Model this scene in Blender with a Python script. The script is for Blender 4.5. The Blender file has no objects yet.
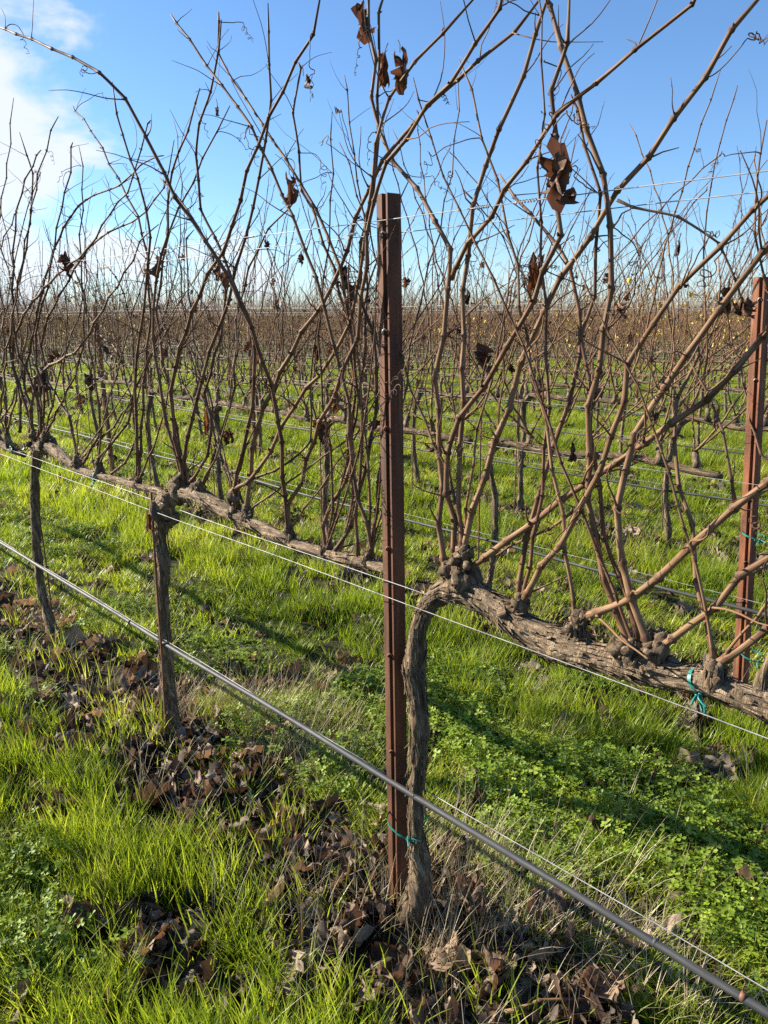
import bpy, math, random
import numpy as np
from mathutils import Vector, noise, Euler

scene = bpy.context.scene
COL = scene.collection
R = math.radians

# ------------------------------------------------------------------ camera, sky, sun, exposure
CAM_H = 1.72
PITCH = R(14.6)
F_PX = 1024 / 36.0 * 26.0
cam_d = bpy.data.cameras.new('camera')
cam_d.sensor_fit = 'VERTICAL'
cam_d.sensor_height = 36.0
cam_d.sensor_width = 27.0
cam_d.lens = 26.0
cam_d.clip_start = 0.05
cam_d.clip_end = 3000.0
cam = bpy.data.objects.new('camera', cam_d)
cam.location = (0, 0, CAM_H)
cam.rotation_euler = (R(90) - PITCH, 0, 0)
COL.objects.link(cam)
scene.camera = cam

SUN_AZ = R(71)      # to the left of the view direction (+Y)
SUN_EL = R(27)
to_sun = Vector((-math.sin(SUN_AZ) * math.cos(SUN_EL), math.cos(SUN_AZ) * math.cos(SUN_EL), math.sin(SUN_EL)))
sun_d = bpy.data.lights.new('sun', 'SUN')
sun_d.energy = 5.0
sun_d.angle = R(0.5)
sun_d.color = (1.0, 0.91, 0.76)
sun = bpy.data.objects.new('sun', sun_d)
sun.rotation_euler = to_sun.to_track_quat('Z', 'Y').to_euler()
COL.objects.link(sun)

scene.view_settings.view_transform = 'Standard'
scene.view_settings.look = 'None'
scene.view_settings.exposure = 1.45
scene.cycles.use_denoising = False
scene.cycles.max_bounces = 6
scene.cycles.diffuse_bounces = 3
scene.cycles.glossy_bounces = 2
scene.cycles.transmission_bounces = 4
scene.view_settings.gamma = 1.0
scene.view_settings.use_curve_mapping = False

world = bpy.data.worlds.new('World')
scene.world = world
world.use_nodes = True
wn = world.node_tree.nodes
wl = world.node_tree.links
wn.clear()
w_out = wn.new('ShaderNodeOutputWorld')
w_bg = wn.new('ShaderNodeBackground')
w_bg.inputs['Strength'].default_value = 0.065
sky = wn.new('ShaderNodeTexSky')
sky.sky_type = 'NISHITA'
sky.sun_disc = False
sky.sun_elevation = SUN_EL
sky.sun_rotation = -SUN_AZ
sky.altitude = 50.0
sky.air_density = 1.0
sky.dust_density = 0.25
sky.ozone_density = 2.2
# clouds: a thin noise layer looked up by sky direction, gathered in a few banks
tc = wn.new('ShaderNodeTexCoord')
sep = wn.new('ShaderNodeSeparateXYZ')
wl.new(tc.outputs['Generated'], sep.inputs[0])


def wmath(op, a, b=None, clamp=False):
    n = wn.new('ShaderNodeMath')
    n.operation = op
    n.use_clamp = clamp
    for i, v in enumerate((a, b)):
        if v is None:
            continue
        if isinstance(v, (int, float)):
            n.inputs[i].default_value = v
        else:
            wl.new(v, n.inputs[i])
    return n.outputs[0]


def wbank(direction, half, soft):
    """1 inside a cone of half degrees round a direction, falling to 0 over soft degrees."""
    d = wn.new('ShaderNodeVectorMath')
    d.operation = 'DOT_PRODUCT'
    wl.new(tc.outputs['Generated'], d.inputs[0])
    d.inputs[1].default_value = direction
    m = wn.new('ShaderNodeMapRange')
    m.interpolation_type = 'SMOOTHERSTEP'
    m.inputs['From Min'].default_value = math.cos(R(half + soft))
    m.inputs['From Max'].default_value = math.cos(R(max(half - soft * 0.3, 0.2)))
    wl.new(d.outputs['Value'], m.inputs['Value'])
    return m.outputs[0]


def ray(px, py):
    r = (px - 384.0) / F_PX
    u = (512.0 - py) / F_PX
    return Vector((r, math.cos(PITCH) + u * math.sin(PITCH), -math.sin(PITCH) + u * math.cos(PITCH)))


cn = wn.new('ShaderNodeTexNoise')
cn.inputs['Scale'].default_value = 8.0
cn.inputs['Detail'].default_value = 9.0
cn.inputs['Roughness'].default_value = 0.56
cn.inputs['Distortion'].default_value = 0.25
cmap = wn.new('ShaderNodeMapping')
cmap.inputs['Scale'].default_value = (1.0, 1.0, 1.9)
cmap.inputs['Location'].default_value = (0.37, 0.11, 0.2)
wl.new(tc.outputs['Generated'], cmap.inputs['Vector'])
wl.new(cmap.outputs[0], cn.inputs['Vector'])
banks = None
for (px, py, half, soft, w) in ((35, 14, 1.2, 3.4, 0.60), (85, 22, 0.5, 2.6, 0.50), (15, 92, 1.0, 3.0, 0.64), (55, 120, 1.2, 3.4, 0.70), (100, 138, 0.5, 2.6, 0.60), (-70, 110, 3.0, 4.0, 0.75), (-5, 190, 0.5, 2.8, 0.52), (-300, 120, 14, 10, 1.0),
                                (100, 285, 1.8, 5.0, 0.80), (-10, 275, 2.5, 5.0, 0.80), (230, 287, 1.6, 5.0, 0.66), (490, 297, 1.5, 6.0, 0.45), (515, 138, 0.5, 2.5, 0.42),
                                (700, 302, 2.0, 6.0, 0.4), (1300, 200, 14, 16, 0.8)):
    b = wmath('MULTIPLY', wbank(ray(px, py).normalized(), half, soft), w)
    banks = b if banks is None else wmath('MAXIMUM', banks, b)
hor = wn.new('ShaderNodeMapRange')     # a pale veil low over the horizon
hor.inputs['From Min'].default_value = 0.11
hor.inputs['From Max'].default_value = -0.01
hor.inputs['To Max'].default_value = 0.33
wl.new(sep.outputs['Z'], hor.inputs['Value'])
cover = wmath('MULTIPLY', banks, 0.62)
dens = wmath('ADD', cn.outputs['Fac'], cover)
cl = wn.new('ShaderNodeMapRange')
cl.interpolation_type = 'SMOOTHSTEP'
cl.inputs['From Min'].default_value = 0.78
cl.inputs['From Max'].default_value = 1.02
cl.inputs['To Max'].default_value = 0.92
wl.new(dens, cl.inputs['Value'])
clf = wmath('MAXIMUM', cl.outputs[0], hor.outputs[0])
mixc = wn.new('ShaderNodeMix')
mixc.data_type = 'RGBA'
wl.new(clf, mixc.inputs['Factor'])
tone = wn.new('ShaderNodeMix')
tone.data_type = 'RGBA'
tone.blend_type = 'MULTIPLY'
tone.inputs['Factor'].default_value = 1.0
tone.inputs['B'].default_value = (0.72, 0.93, 1.16, 1)
wl.new(sky.outputs[0], tone.inputs['A'])
wl.new(tone.outputs['Result'], mixc.inputs['A'])
mixc.inputs['B'].default_value = (5.3, 5.6, 6.1, 1)
wl.new(mixc.outputs['Result'], w_bg.inputs['Color'])
wl.new(w_bg.outputs[0], w_out.inputs[0])

# ------------------------------------------------------------------ the rows, and pixel <-> place helpers
N2 = Vector((0.7141, 0.7000))        # across the rows, away from the camera
D2 = Vector((-0.7000, 0.7141))       # along the rows, away from the camera
ROW1 = 1.325
PITCH_ROWS = 2.09
VINE_STEP = 1.38
S0 = 1.19                            # along-row coordinate of the front vine


def row_c(k):
    return ROW1 + PITCH_ROWS * (k - 1)


def rowpt(k, s, z=0.0, off=0.0):
    p = N2 * (row_c(k) + off) + D2 * s
    return Vector((p.x, p.y, z))


def onrow(px, py, off=0.0, k=1):
    d = ray(px, py)
    t = (row_c(k) + off) / (N2.x * d.x + N2.y * d.y)
    return Vector((d.x * t, d.y * t, CAM_H + d.z * t)), t


def onground(px, py, z=0.0):
    d = ray(px, py)
    t = (z - CAM_H) / d.z
    return Vector((d.x * t, d.y * t, z))


def project(p):
    y = p.y * math.cos(PITCH) - (p.z - CAM_H) * math.sin(PITCH)
    u = p.y * math.sin(PITCH) + (p.z - CAM_H) * math.cos(PITCH)
    if y < 0.05:
        return None
    return 384 + p.x / y * F_PX, 512 - u / y * F_PX


def ground_z(x, y):
    r = math.hypot(x, y)
    a = max(0.0, 1.0 - r / 22.0)
    return a * (0.030 * noise.noise(Vector((x * 1.3, y * 1.3, 0.3))) + 0.016 * noise.noise(Vector((x * 5, y * 5, 2.1))))


# ------------------------------------------------------------------ mesh helpers
class MB:
    def __init__(self):
        self.v, self.f, self.st, self.tone, self.mi = [], [], [], [], []

    def add(self, vs, fs, st=None, tone=0.5, mi=0):
        o = len(self.v)
        self.v.extend([tuple(p) for p in vs])
        self.f.extend([tuple(i + o for i in q) for q in fs])
        self.st.extend(st if st is not None else [tuple(p) for p in vs])
        self.tone.extend([tone] * len(vs) if isinstance(tone, (int, float)) else tone)
        self.mi.extend([mi] * len(fs))

    def mesh(self, name, mats, smooth=True):
        me = bpy.data.meshes.new(name)
        me.from_pydata(self.v, [], self.f)
        for m in (mats if isinstance(mats, (list, tuple)) else [mats]):
            me.materials.append(m)
        if smooth:
            me.polygons.foreach_set('use_smooth', [True] * len(self.f))
        me.polygons.foreach_set('material_index', self.mi)
        a = me.attributes.new('straight', 'FLOAT_VECTOR', 'POINT')
        a.data.foreach_set('vector', [c for p in self.st for c in p])
        t = me.attributes.new('tone', 'FLOAT', 'POINT')
        t.data.foreach_set('value', self.tone)
        me.update()
        return me

    def build(self, name, mats, parent=None, smooth=True):
        o = bpy.data.objects.new(name, self.mesh(name, mats, smooth))
        COL.objects.link(o)
        if parent is not None:
            o.parent = parent
        return o


def catmull(P, step):
    P = [Vector(p) for p in P]
    if len(P) < 2:
        return P
    Q = [P[0] * 2 - P[1]] + P + [P[-1] * 2 - P[-2]]
    out = []
    for i in range(1, len(Q) - 2):
        a, b, c, d = Q[i - 1], Q[i], Q[i + 1], Q[i + 2]
        n = max(1, int(round((c - b).length / step)))
        for j in range(n):
            t = j / n
            out.append(0.5 * ((2 * b) + (c - a) * t + (2 * a - 5 * b + 4 * c - d) * t * t + (3 * b - a - 3 * c + d) * t ** 3))
    out.append(P[-1])
    return out


def frames(P):
    T = []
    for i in range(len(P)):
        a = P[max(0, i - 1)]
        b = P[min(len(P) - 1, i + 1)]
        t = (b - a)
        T.append(t.normalized() if t.length > 1e-9 else Vector((0, 0, 1)))
    u = T[0].orthogonal().normalized()
    fr = []
    for t in T:
        u = (u - t * u.dot(t))
        u = u.normalized() if u.length > 1e-6 else t.orthogonal().normalized()
        fr.append((u, t.cross(u)))
    return T, fr


def tube(mb, P, rad, sides=8, tone=0.5, mi=0, rough=None, cap=True, seed=0.0):
    """rough = (amount relative to radius, across scale, along scale): bark ridges as real displacement."""
    P = [Vector(p) for p in P]
    if isinstance(rad, (int, float)):
        rad = [rad] * len(P)
    T, fr = frames(P)
    vs, st = [], []
    L = 0.0
    for i, p in enumerate(P):
        if i:
            L += (p - P[i - 1]).length
        u, w = fr[i]
        for j in range(sides):
            a = 2 * math.pi * j / sides
            c, s = math.cos(a), math.sin(a)
            r = rad[i]
            q = Vector((c * rad[i], s * rad[i], L + seed))
            if rough:
                tw = a + L * 5.0 + 0.9 * math.sin(L * 9 + seed)
                q = Vector((math.cos(tw) * rad[i], math.sin(tw) * rad[i], L + seed))
            if rough:
                am, sa, sl = rough
                n1 = noise.noise(Vector((q.x * sa, q.y * sa, q.z * sl)))
                n2 = noise.noise(Vector((q.x * sa * 2.7 + 9, q.y * sa * 2.7, q.z * sl * 2.1)))
                n3 = noise.noise(Vector((q.x * 22, q.y * 22, q.z * 16 + 5)))
                r *= 1 + am * (n1 * 0.9 + n2 * 0.65 + n3 * 1.15)
            vs.append(p + u * (c * r) + w * (s * r))
            st.append(tuple(q))
    fs = []
    for i in range(len(P) - 1):
        for j in range(sides):
            k = (j + 1) % sides
            fs.append((i * sides + j, i * sides + k, (i + 1) * sides + k, (i + 1) * sides + j))
    if cap:
        fs.append(tuple(range(sides - 1, -1, -1)))
        b = (len(P) - 1) * sides
        fs.append(tuple(b + j for j in range(sides)))
    mb.add(vs, fs, st, tone, mi)


def lerp(a, b, t):
    return a + (b - a) * t


# ------------------------------------------------------------------ materials
class NT:
    def __init__(self, name):
        self.m = bpy.data.materials.new(name)
        self.m.use_nodes = True
        self.t = self.m.node_tree
        self.n = self.t.nodes
        self.n.clear()
        self.out = self.n.new('ShaderNodeOutputMaterial')

    def new(self, kind, **kw):
        x = self.n.new(kind)
        for k, v in kw.items():
            setattr(x, k, v)
        return x

    def link(self, a, b):
        self.t.links.new(a, b)

    def attr(self, name, inst=False):
        a = self.new('ShaderNodeAttribute')
        a.attribute_name = name
        a.attribute_type = 'INSTANCER' if inst else 'GEOMETRY'
        return a

    def noise(self, vec, scale, detail=4, rough=0.55, stretch=None):
        x = self.new('ShaderNodeTexNoise')
        x.inputs['Scale'].default_value = scale
        x.inputs['Detail'].default_value = detail
        x.inputs['Roughness'].default_value = rough
        if stretch is not None:
            mp = self.new('ShaderNodeMapping')
            mp.inputs['Scale'].default_value = stretch
            self.link(vec, mp.inputs['Vector'])
            vec = mp.outputs[0]
        self.link(vec, x.inputs['Vector'])
        return x.outputs['Fac']

    def ramp(self, fac, stops):
        x = self.new('ShaderNodeValToRGB')
        e = x.color_ramp.elements
        while len(e) < len(stops):
            e.new(0.5)
        for el, (p, c) in zip(e, stops):
            el.position = p
            el.color = (*c, 1)
        self.link(fac, x.inputs['Fac'])
        return x.outputs['Color']

    def math(self, op, a, b=0.0, clamp=False):
        x = self.new('ShaderNodeMath', operation=op, use_clamp=clamp)
        for i, v in enumerate((a, b)):
            if isinstance(v, (int, float)):
                x.inputs[i].default_value = v
            else:
                self.link(v, x.inputs[i])
        return x.outputs[0]

    def mix(self, fac, a, b, mode='MIX'):
        x = self.new('ShaderNodeMix', data_type='RGBA', blend_type=mode)
        for s, v in (('Factor', fac), ('A', a), ('B', b)):
            if isinstance(v, (int, float)):
                x.inputs[s].default_value = v
            elif isinstance(v, tuple):
                x.inputs[s].default_value = (*v, 1)
            else:
                self.link(v, x.inputs[s])
        return x.outputs['Result']

    def bump(self, h, strength, dist):
        x = self.new('ShaderNodeBump')
        x.inputs['Strength'].default_value = strength
        x.inputs['Distance'].default_value = dist
        self.link(h, x.inputs['Height'])
        return x.outputs[0]

    def principled(self, col, rough=0.7, metal=0.0, normal=None, spec=0.5):
        b = self.new('ShaderNodeBsdfPrincipled')
        for s, v in (('Base Color', col), ('Roughness', rough), ('Metallic', metal), ('Specular IOR Level', spec)):
            if isinstance(v, (int, float)):
                b.inputs[s].default_value = v
            elif isinstance(v, tuple):
                b.inputs[s].default_value = (*v, 1)
            else:
                self.link(v, b.inputs[s])
        if normal is not None:
            self.link(normal, b.inputs['Normal'])
        return b.outputs[0]

    def done(self, sh):
        self.link(sh, self.out.inputs['Surface'])
        return self.m


def mat_bark(name, dark, mid, pale):
    t = NT(name)
    a = t.attr('straight').outputs['Vector']
    n1 = t.noise(a, 1.0, 6, 0.62, (70, 70, 9))
    n2 = t.noise(a, 1.0, 3, 0.5, (9, 9, 5))
    n3 = t.noise(a, 1.0, 5, 0.7, (260, 260, 40))
    h = t.math('ADD', n1, t.math('MULTIPLY', n3, 0.35))
    c = t.ramp(n1, [(0.38, dark), (0.50, mid), (0.64, pale)])
    c = t.mix(t.math('MULTIPLY', n2, 0.25), c, mid)
    n4 = t.noise(a, 1.0, 4, 0.6, (38, 38, 26))
    c = t.mix(t.ramp(n4, [(0.36, (0.75, 0.75, 0.75)), (0.50, (0, 0, 0))]), c, dark)
    c = t.mix(t.math('MULTIPLY', n3, 0.35), c, pale)
    return t.done(t.principled(c, 0.85, 0, t.bump(h, 1.0, 0.02), 0.25))


def mat_cane(name):
    t = NT(name)
    a = t.attr('straight').outputs['Vector']
    tone = t.attr('tone').outputs['Fac']
    n1 = t.noise(a, 1.0, 5, 0.6, (220, 220, 14))
    n2 = t.noise(a, 1.0, 3, 0.6, (16, 16, 7))
    base = t.ramp(tone, [(0.0, (0.018, 0.009, 0.006)), (0.2, (0.060, 0.023, 0.011)), (0.45, (0.112, 0.050, 0.023)), (0.75, (0.185, 0.100, 0.049)), (1.0, (0.29, 0.175, 0.092))])
    c = t.mix(t.ramp(n1, [(0.42, (0, 0, 0)), (0.66, (0.55, 0.55, 0.55))]), base, (0.32, 0.21, 0.12))
    n5 = t.noise(a, 1.0, 4, 0.6, (300, 300, 5))
    c = t.mix(t.ramp(n5, [(0.34, (0.7, 0.7, 0.7)), (0.46, (0, 0, 0))]), c, (0.075, 0.036, 0.020))
    dk = t.ramp(n2, [(0.33, (1, 1, 1)), (0.47, (0, 0, 0))])
    c = t.mix(t.math('MULTIPLY', dk, 0.6), c, (0.055, 0.030, 0.022))
    return t.done(t.principled(c, 0.62, 0, t.bump(n1, 0.5, 0.003), 0.22))


def mat_blade(name, stops, trans=0.42, inst=True, rough=0.5):
    t = NT(name)
    tint = t.attr('tint', inst).outputs['Fac']
    own = t.attr('tone').outputs['Fac']
    f = t.math('ADD', tint, t.math('MULTIPLY', t.math('SUBTRACT', own, 0.5), 0.55), True)
    c = t.ramp(f, stops)
    p = t.principled(c, rough, 0, None, 0.35)
    tr = t.new('ShaderNodeBsdfTranslucent')
    t.link(t.mix(1.0, c, (1.25, 1.2, 0.7), 'MULTIPLY'), tr.inputs['Color'])
    mx = t.new('ShaderNodeMixShader')
    mx.inputs[0].default_value = trans
    t.link(p, mx.inputs[1])
    t.link(tr.outputs[0], mx.inputs[2])
    return t.done(mx.outputs[0])


def mat_deadleaf(name, inst, lo, mid, hi):
    t = NT(name)
    own = t.attr('tone').outputs['Fac']
    tc_ = t.new('ShaderNodeTexCoord').outputs['Object']
    if inst:
        f = t.math('ADD', t.math('MULTIPLY', t.attr('tint', True).outputs['Fac'], 0.75), t.math('MULTIPLY', own, 0.25))
        v = t.attr('straight').outputs['Vector']
    else:
        f = own
        v = t.attr('straight').outputs['Vector']
    n = t.noise(v, 30, 5, 0.65)
    f = t.math('ADD', f, t.math('MULTIPLY', t.math('SUBTRACT', n, 0.5), 0.7), True)
    c = t.ramp(f, [(0.1, lo), (0.5, mid), (0.95, hi)])
    p = t.principled(c, 0.6, 0, t.bump(t.noise(v, 55, 4, 0.6), 0.6, 0.006), 0.35)
    tr = t.new('ShaderNodeBsdfTranslucent')
    t.link(t.mix(1.0, c, (1.0, 0.72, 0.5), 'MULTIPLY'), tr.inputs['Color'])
    mx = t.new('ShaderNodeMixShader')
    mx.inputs[0].default_value = 0.28
    t.link(p, mx.inputs[1])
    t.link(tr.outputs[0], mx.inputs[2])
    return t.done(mx.outputs[0])


def mat_rust(name='rusted steel', k=(1.0, 1.0, 1.0)):
    t = NT(name)
    o = t.new('ShaderNodeTexCoord').outputs['Object']
    n1 = t.noise(o, 9, 6, 0.65, (1, 1, 0.35))
    n2 = t.noise(o, 160, 4, 0.7)
    n3 = t.noise(o, 3.0, 4, 0.6, (4, 4, 0.4))
    c = t.ramp(n1, [(0.36, (0.060, 0.025, 0.013)), (0.50, (0.130, 0.052, 0.024)), (0.66, (0.22, 0.095, 0.042))])
    c = t.mix(t.ramp(n2, [(0.48, (0, 0, 0)), (0.72, (0.5, 0.5, 0.5))]), c, (0.22, 0.12, 0.07))
    c = t.mix(t.ramp(n3, [(0.52, (0, 0, 0)), (0.66, (0.7, 0.7, 0.7))]), c, (0.045, 0.024, 0.016))
    n6 = t.noise(o, 1.0, 5, 0.6, (60, 60, 2.2))
    c = t.mix(t.ramp(n6, [(0.52, (0, 0, 0)), (0.70, (0.6, 0.6, 0.6))]), c, (0.26, 0.15, 0.095))
    c = t.mix(1.0, c, k, 'MULTIPLY')
    return t.done(t.principled(c, 0.75, 0.0, t.bump(n2, 0.5, 0.0015), 0.4))


def mat_hose():
    t = NT('drip hose plastic')
    a = t.attr('straight').outputs['Vector']
    n = t.noise(a, 1.0, 5, 0.6, (70, 70, 9))
    n2 = t.noise(a, 1.0, 4, 0.6, (400, 400, 60))
    c = t.mix(t.ramp(n, [(0.45, (0, 0, 0)), (0.75, (0.7, 0.7, 0.7))]), (0.030, 0.032, 0.035), (0.10, 0.098, 0.09))
    r = t.math('ADD', t.math('MULTIPLY', n2, 0.2), 0.50)
    return t.done(t.principled(c, r, 0, t.bump(n2, 0.15, 0.001), 0.4))


def mat_wire():
    t = NT('galvanised wire')
    a = t.attr('straight').outputs['Vector']
    n = t.noise(a, 1.0, 4, 0.6, (200, 200, 20))
    c = t.ramp(n, [(0.35, (0.16, 0.155, 0.15)), (0.65, (0.40, 0.39, 0.38))])
    return t.done(t.principled(c, 0.55, 0.25))


def mat_plain(name, col, rough, metal=0.0, trans=0):
    t = NT(name)
    o = t.new('ShaderNodeTexCoord').outputs['Object']
    n = t.noise(o, 40, 4, 0.6)
    c = t.mix(t.math('MULTIPLY', n, 0.5), col, tuple(x * 0.55 for x in col))
    return t.done(t.principled(c, rough, metal))


def mat_ground():
    t = NT('vineyard soil')
    g = t.new('ShaderNodeNewGeometry').outputs['Position']
    # across-row coordinate: how far from the vine row one stands
    d = t.new('ShaderNodeVectorMath', operation='DOT_PRODUCT')
    t.link(g, d.inputs[0])
    d.inputs[1].default_value = (N2.x, N2.y, 0)
    u = t.math('DIVIDE', t.math('SUBTRACT', d.outputs['Value'], ROW1 - 0.06), PITCH_ROWS)
    fr = t.math('ABSOLUTE', t.math('SUBTRACT', u, t.math('ROUND', u)))
    n1 = t.noise(g, 3.2, 6, 0.62)
    n2 = t.noise(g, 38, 6, 0.7)
    n3 = t.noise(g, 0.5, 4, 0.5)
    soil = t.ramp(n2, [(0.3, (0.020, 0.014, 0.010)), (0.6, (0.055, 0.038, 0.027)), (0.8, (0.10, 0.072, 0.050))])
    moss = t.ramp(n2, [(0.3, (0.040, 0.065, 0.010)), (0.7, (0.12, 0.19, 0.022))])
    k = t.math('ADD', fr, t.math('MULTIPLY', t.math('SUBTRACT', n1, 0.5), 0.42))
    k = t.math('ADD', k, t.math('MULTIPLY', t.math('SUBTRACT', n3, 0.5), 0.2))
    far = t.new('ShaderNodeVectorMath', operation='LENGTH')
    t.link(g, far.inputs[0])
    fm = t.new('ShaderNodeMapRange')
    fm.inputs['From Min'].default_value = 3.0
    fm.inputs['From Max'].default_value = 16.0
    fm.inputs['To Min'].default_value = 0.15
    fm.inputs['To Max'].default_value = 1.0
    t.link(far.outputs['Value'], fm.inputs['Value'])
    gm = t.math('MULTIPLY', t.ramp(k, [(0.14, (0, 0, 0)), (0.24, (1, 1, 1))]), fm.outputs[0])
    c = t.mix(gm, soil, moss)
    return t.done(t.principled(c, 0.95, 0, t.bump(n2, 0.8, 0.03), 0.2))


M = {
    'ground': mat_ground(),
    'bark': mat_bark('vine bark', (0.016, 0.010, 0.006), (0.105, 0.068, 0.040), (0.38, 0.275, 0.175)),
    'old': mat_bark('weathered cordon wood', (0.020, 0.013, 0.008), (0.180, 0.120, 0.072), (0.48, 0.36, 0.235)),
    'cane': mat_cane('cane bark'),
    'grass': mat_blade('green grass', [(0.0, (0.085, 0.140, 0.012)), (0.35, (0.20, 0.29, 0.022)), (0.66, (0.35, 0.42, 0.038)), (0.88, (0.46, 0.47, 0.10)), (1.0, (0.52, 0.44, 0.20))], 0.55, rough=0.38),
    'dry': mat_blade('dry straw', [(0.0, (0.16, 0.115, 0.066)), (0.5, (0.38, 0.30, 0.19)), (1.0, (0.60, 0.52, 0.37))], 0.2),
    'clover': mat_blade('clover green', [(0.0, (0.080, 0.14, 0.013)), (0.5, (0.20, 0.29, 0.024)), (1.0, (0.33, 0.40, 0.05))], 0.34),
    'litter': mat_deadleaf('fallen leaf brown', True, (0.020, 0.014, 0.010), (0.105, 0.075, 0.052), (0.44, 0.34, 0.235)),
    'fallen': mat_deadleaf('single fallen leaf brown', False, (0.030, 0.018, 0.013), (0.14, 0.088, 0.058), (0.34, 0.235, 0.155)),
    'deadleaf': mat_deadleaf('withered hanging leaf', False, (0.045, 0.021, 0.012), (0.19, 0.092, 0.050), (0.48, 0.30, 0.17)),
    'yellow': mat_plain('yellowed vine leaf', (0.62, 0.45, 0.06), 0.6),
    'rust': mat_rust(),
    'rust_dark': mat_rust('dark rusted steel', (0.66, 0.58, 0.55)),
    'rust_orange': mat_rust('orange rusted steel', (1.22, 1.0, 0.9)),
    'hose': mat_hose(),
    'wire': mat_wire(),
    'tie': mat_plain('green tie tape', (0.015, 0.21, 0.17), 0.45),
    'clip': mat_plain('zinc clip', (0.42, 0.38, 0.33), 0.45, 0.5),
    'rustclip': mat_plain('rusty clip', (0.20, 0.085, 0.045), 0.6, 0.2),
}

# ------------------------------------------------------------------ ground (one sheet to the horizon)
def axis_coords():
    a = list(np.arange(-14, 14.01, 0.14))
    far = [14 * 1.22 ** i for i in range(1, 25)]
    return [-x for x in reversed(far)] + a + far


def make_ground():
    xs = axis_coords()
    ys = xs
    nx, ny = len(xs), len(ys)
    vs = [(x, y, ground_z(x, y)) for y in ys for x in xs]
    fs = [(j * nx + i, j * nx + i + 1, (j + 1) * nx + i + 1, (j + 1) * nx + i) for j in range(ny - 1) for i in range(nx - 1)]
    mb = MB()
    mb.add(vs, fs)
    o = mb.build('ground', M['ground'])
    o['kind'] = 'structure'
    o['label'] = 'dark vineyard soil under grass and fallen leaves'


make_ground()


def tag(o, label, cat, group=None, kind=None):
    if label:
        o['label'] = label
    if cat:
        o['category'] = cat
    if group:
        o['group'] = group
    if kind:
        o['kind'] = kind
    return o


def empty(name, loc, rz=0.0):
    o = bpy.data.objects.new(name, None)
    o.location = loc
    o.rotation_euler = (0, 0, rz)
    o.empty_display_size = 0.1
    COL.objects.link(o)
    return o


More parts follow.
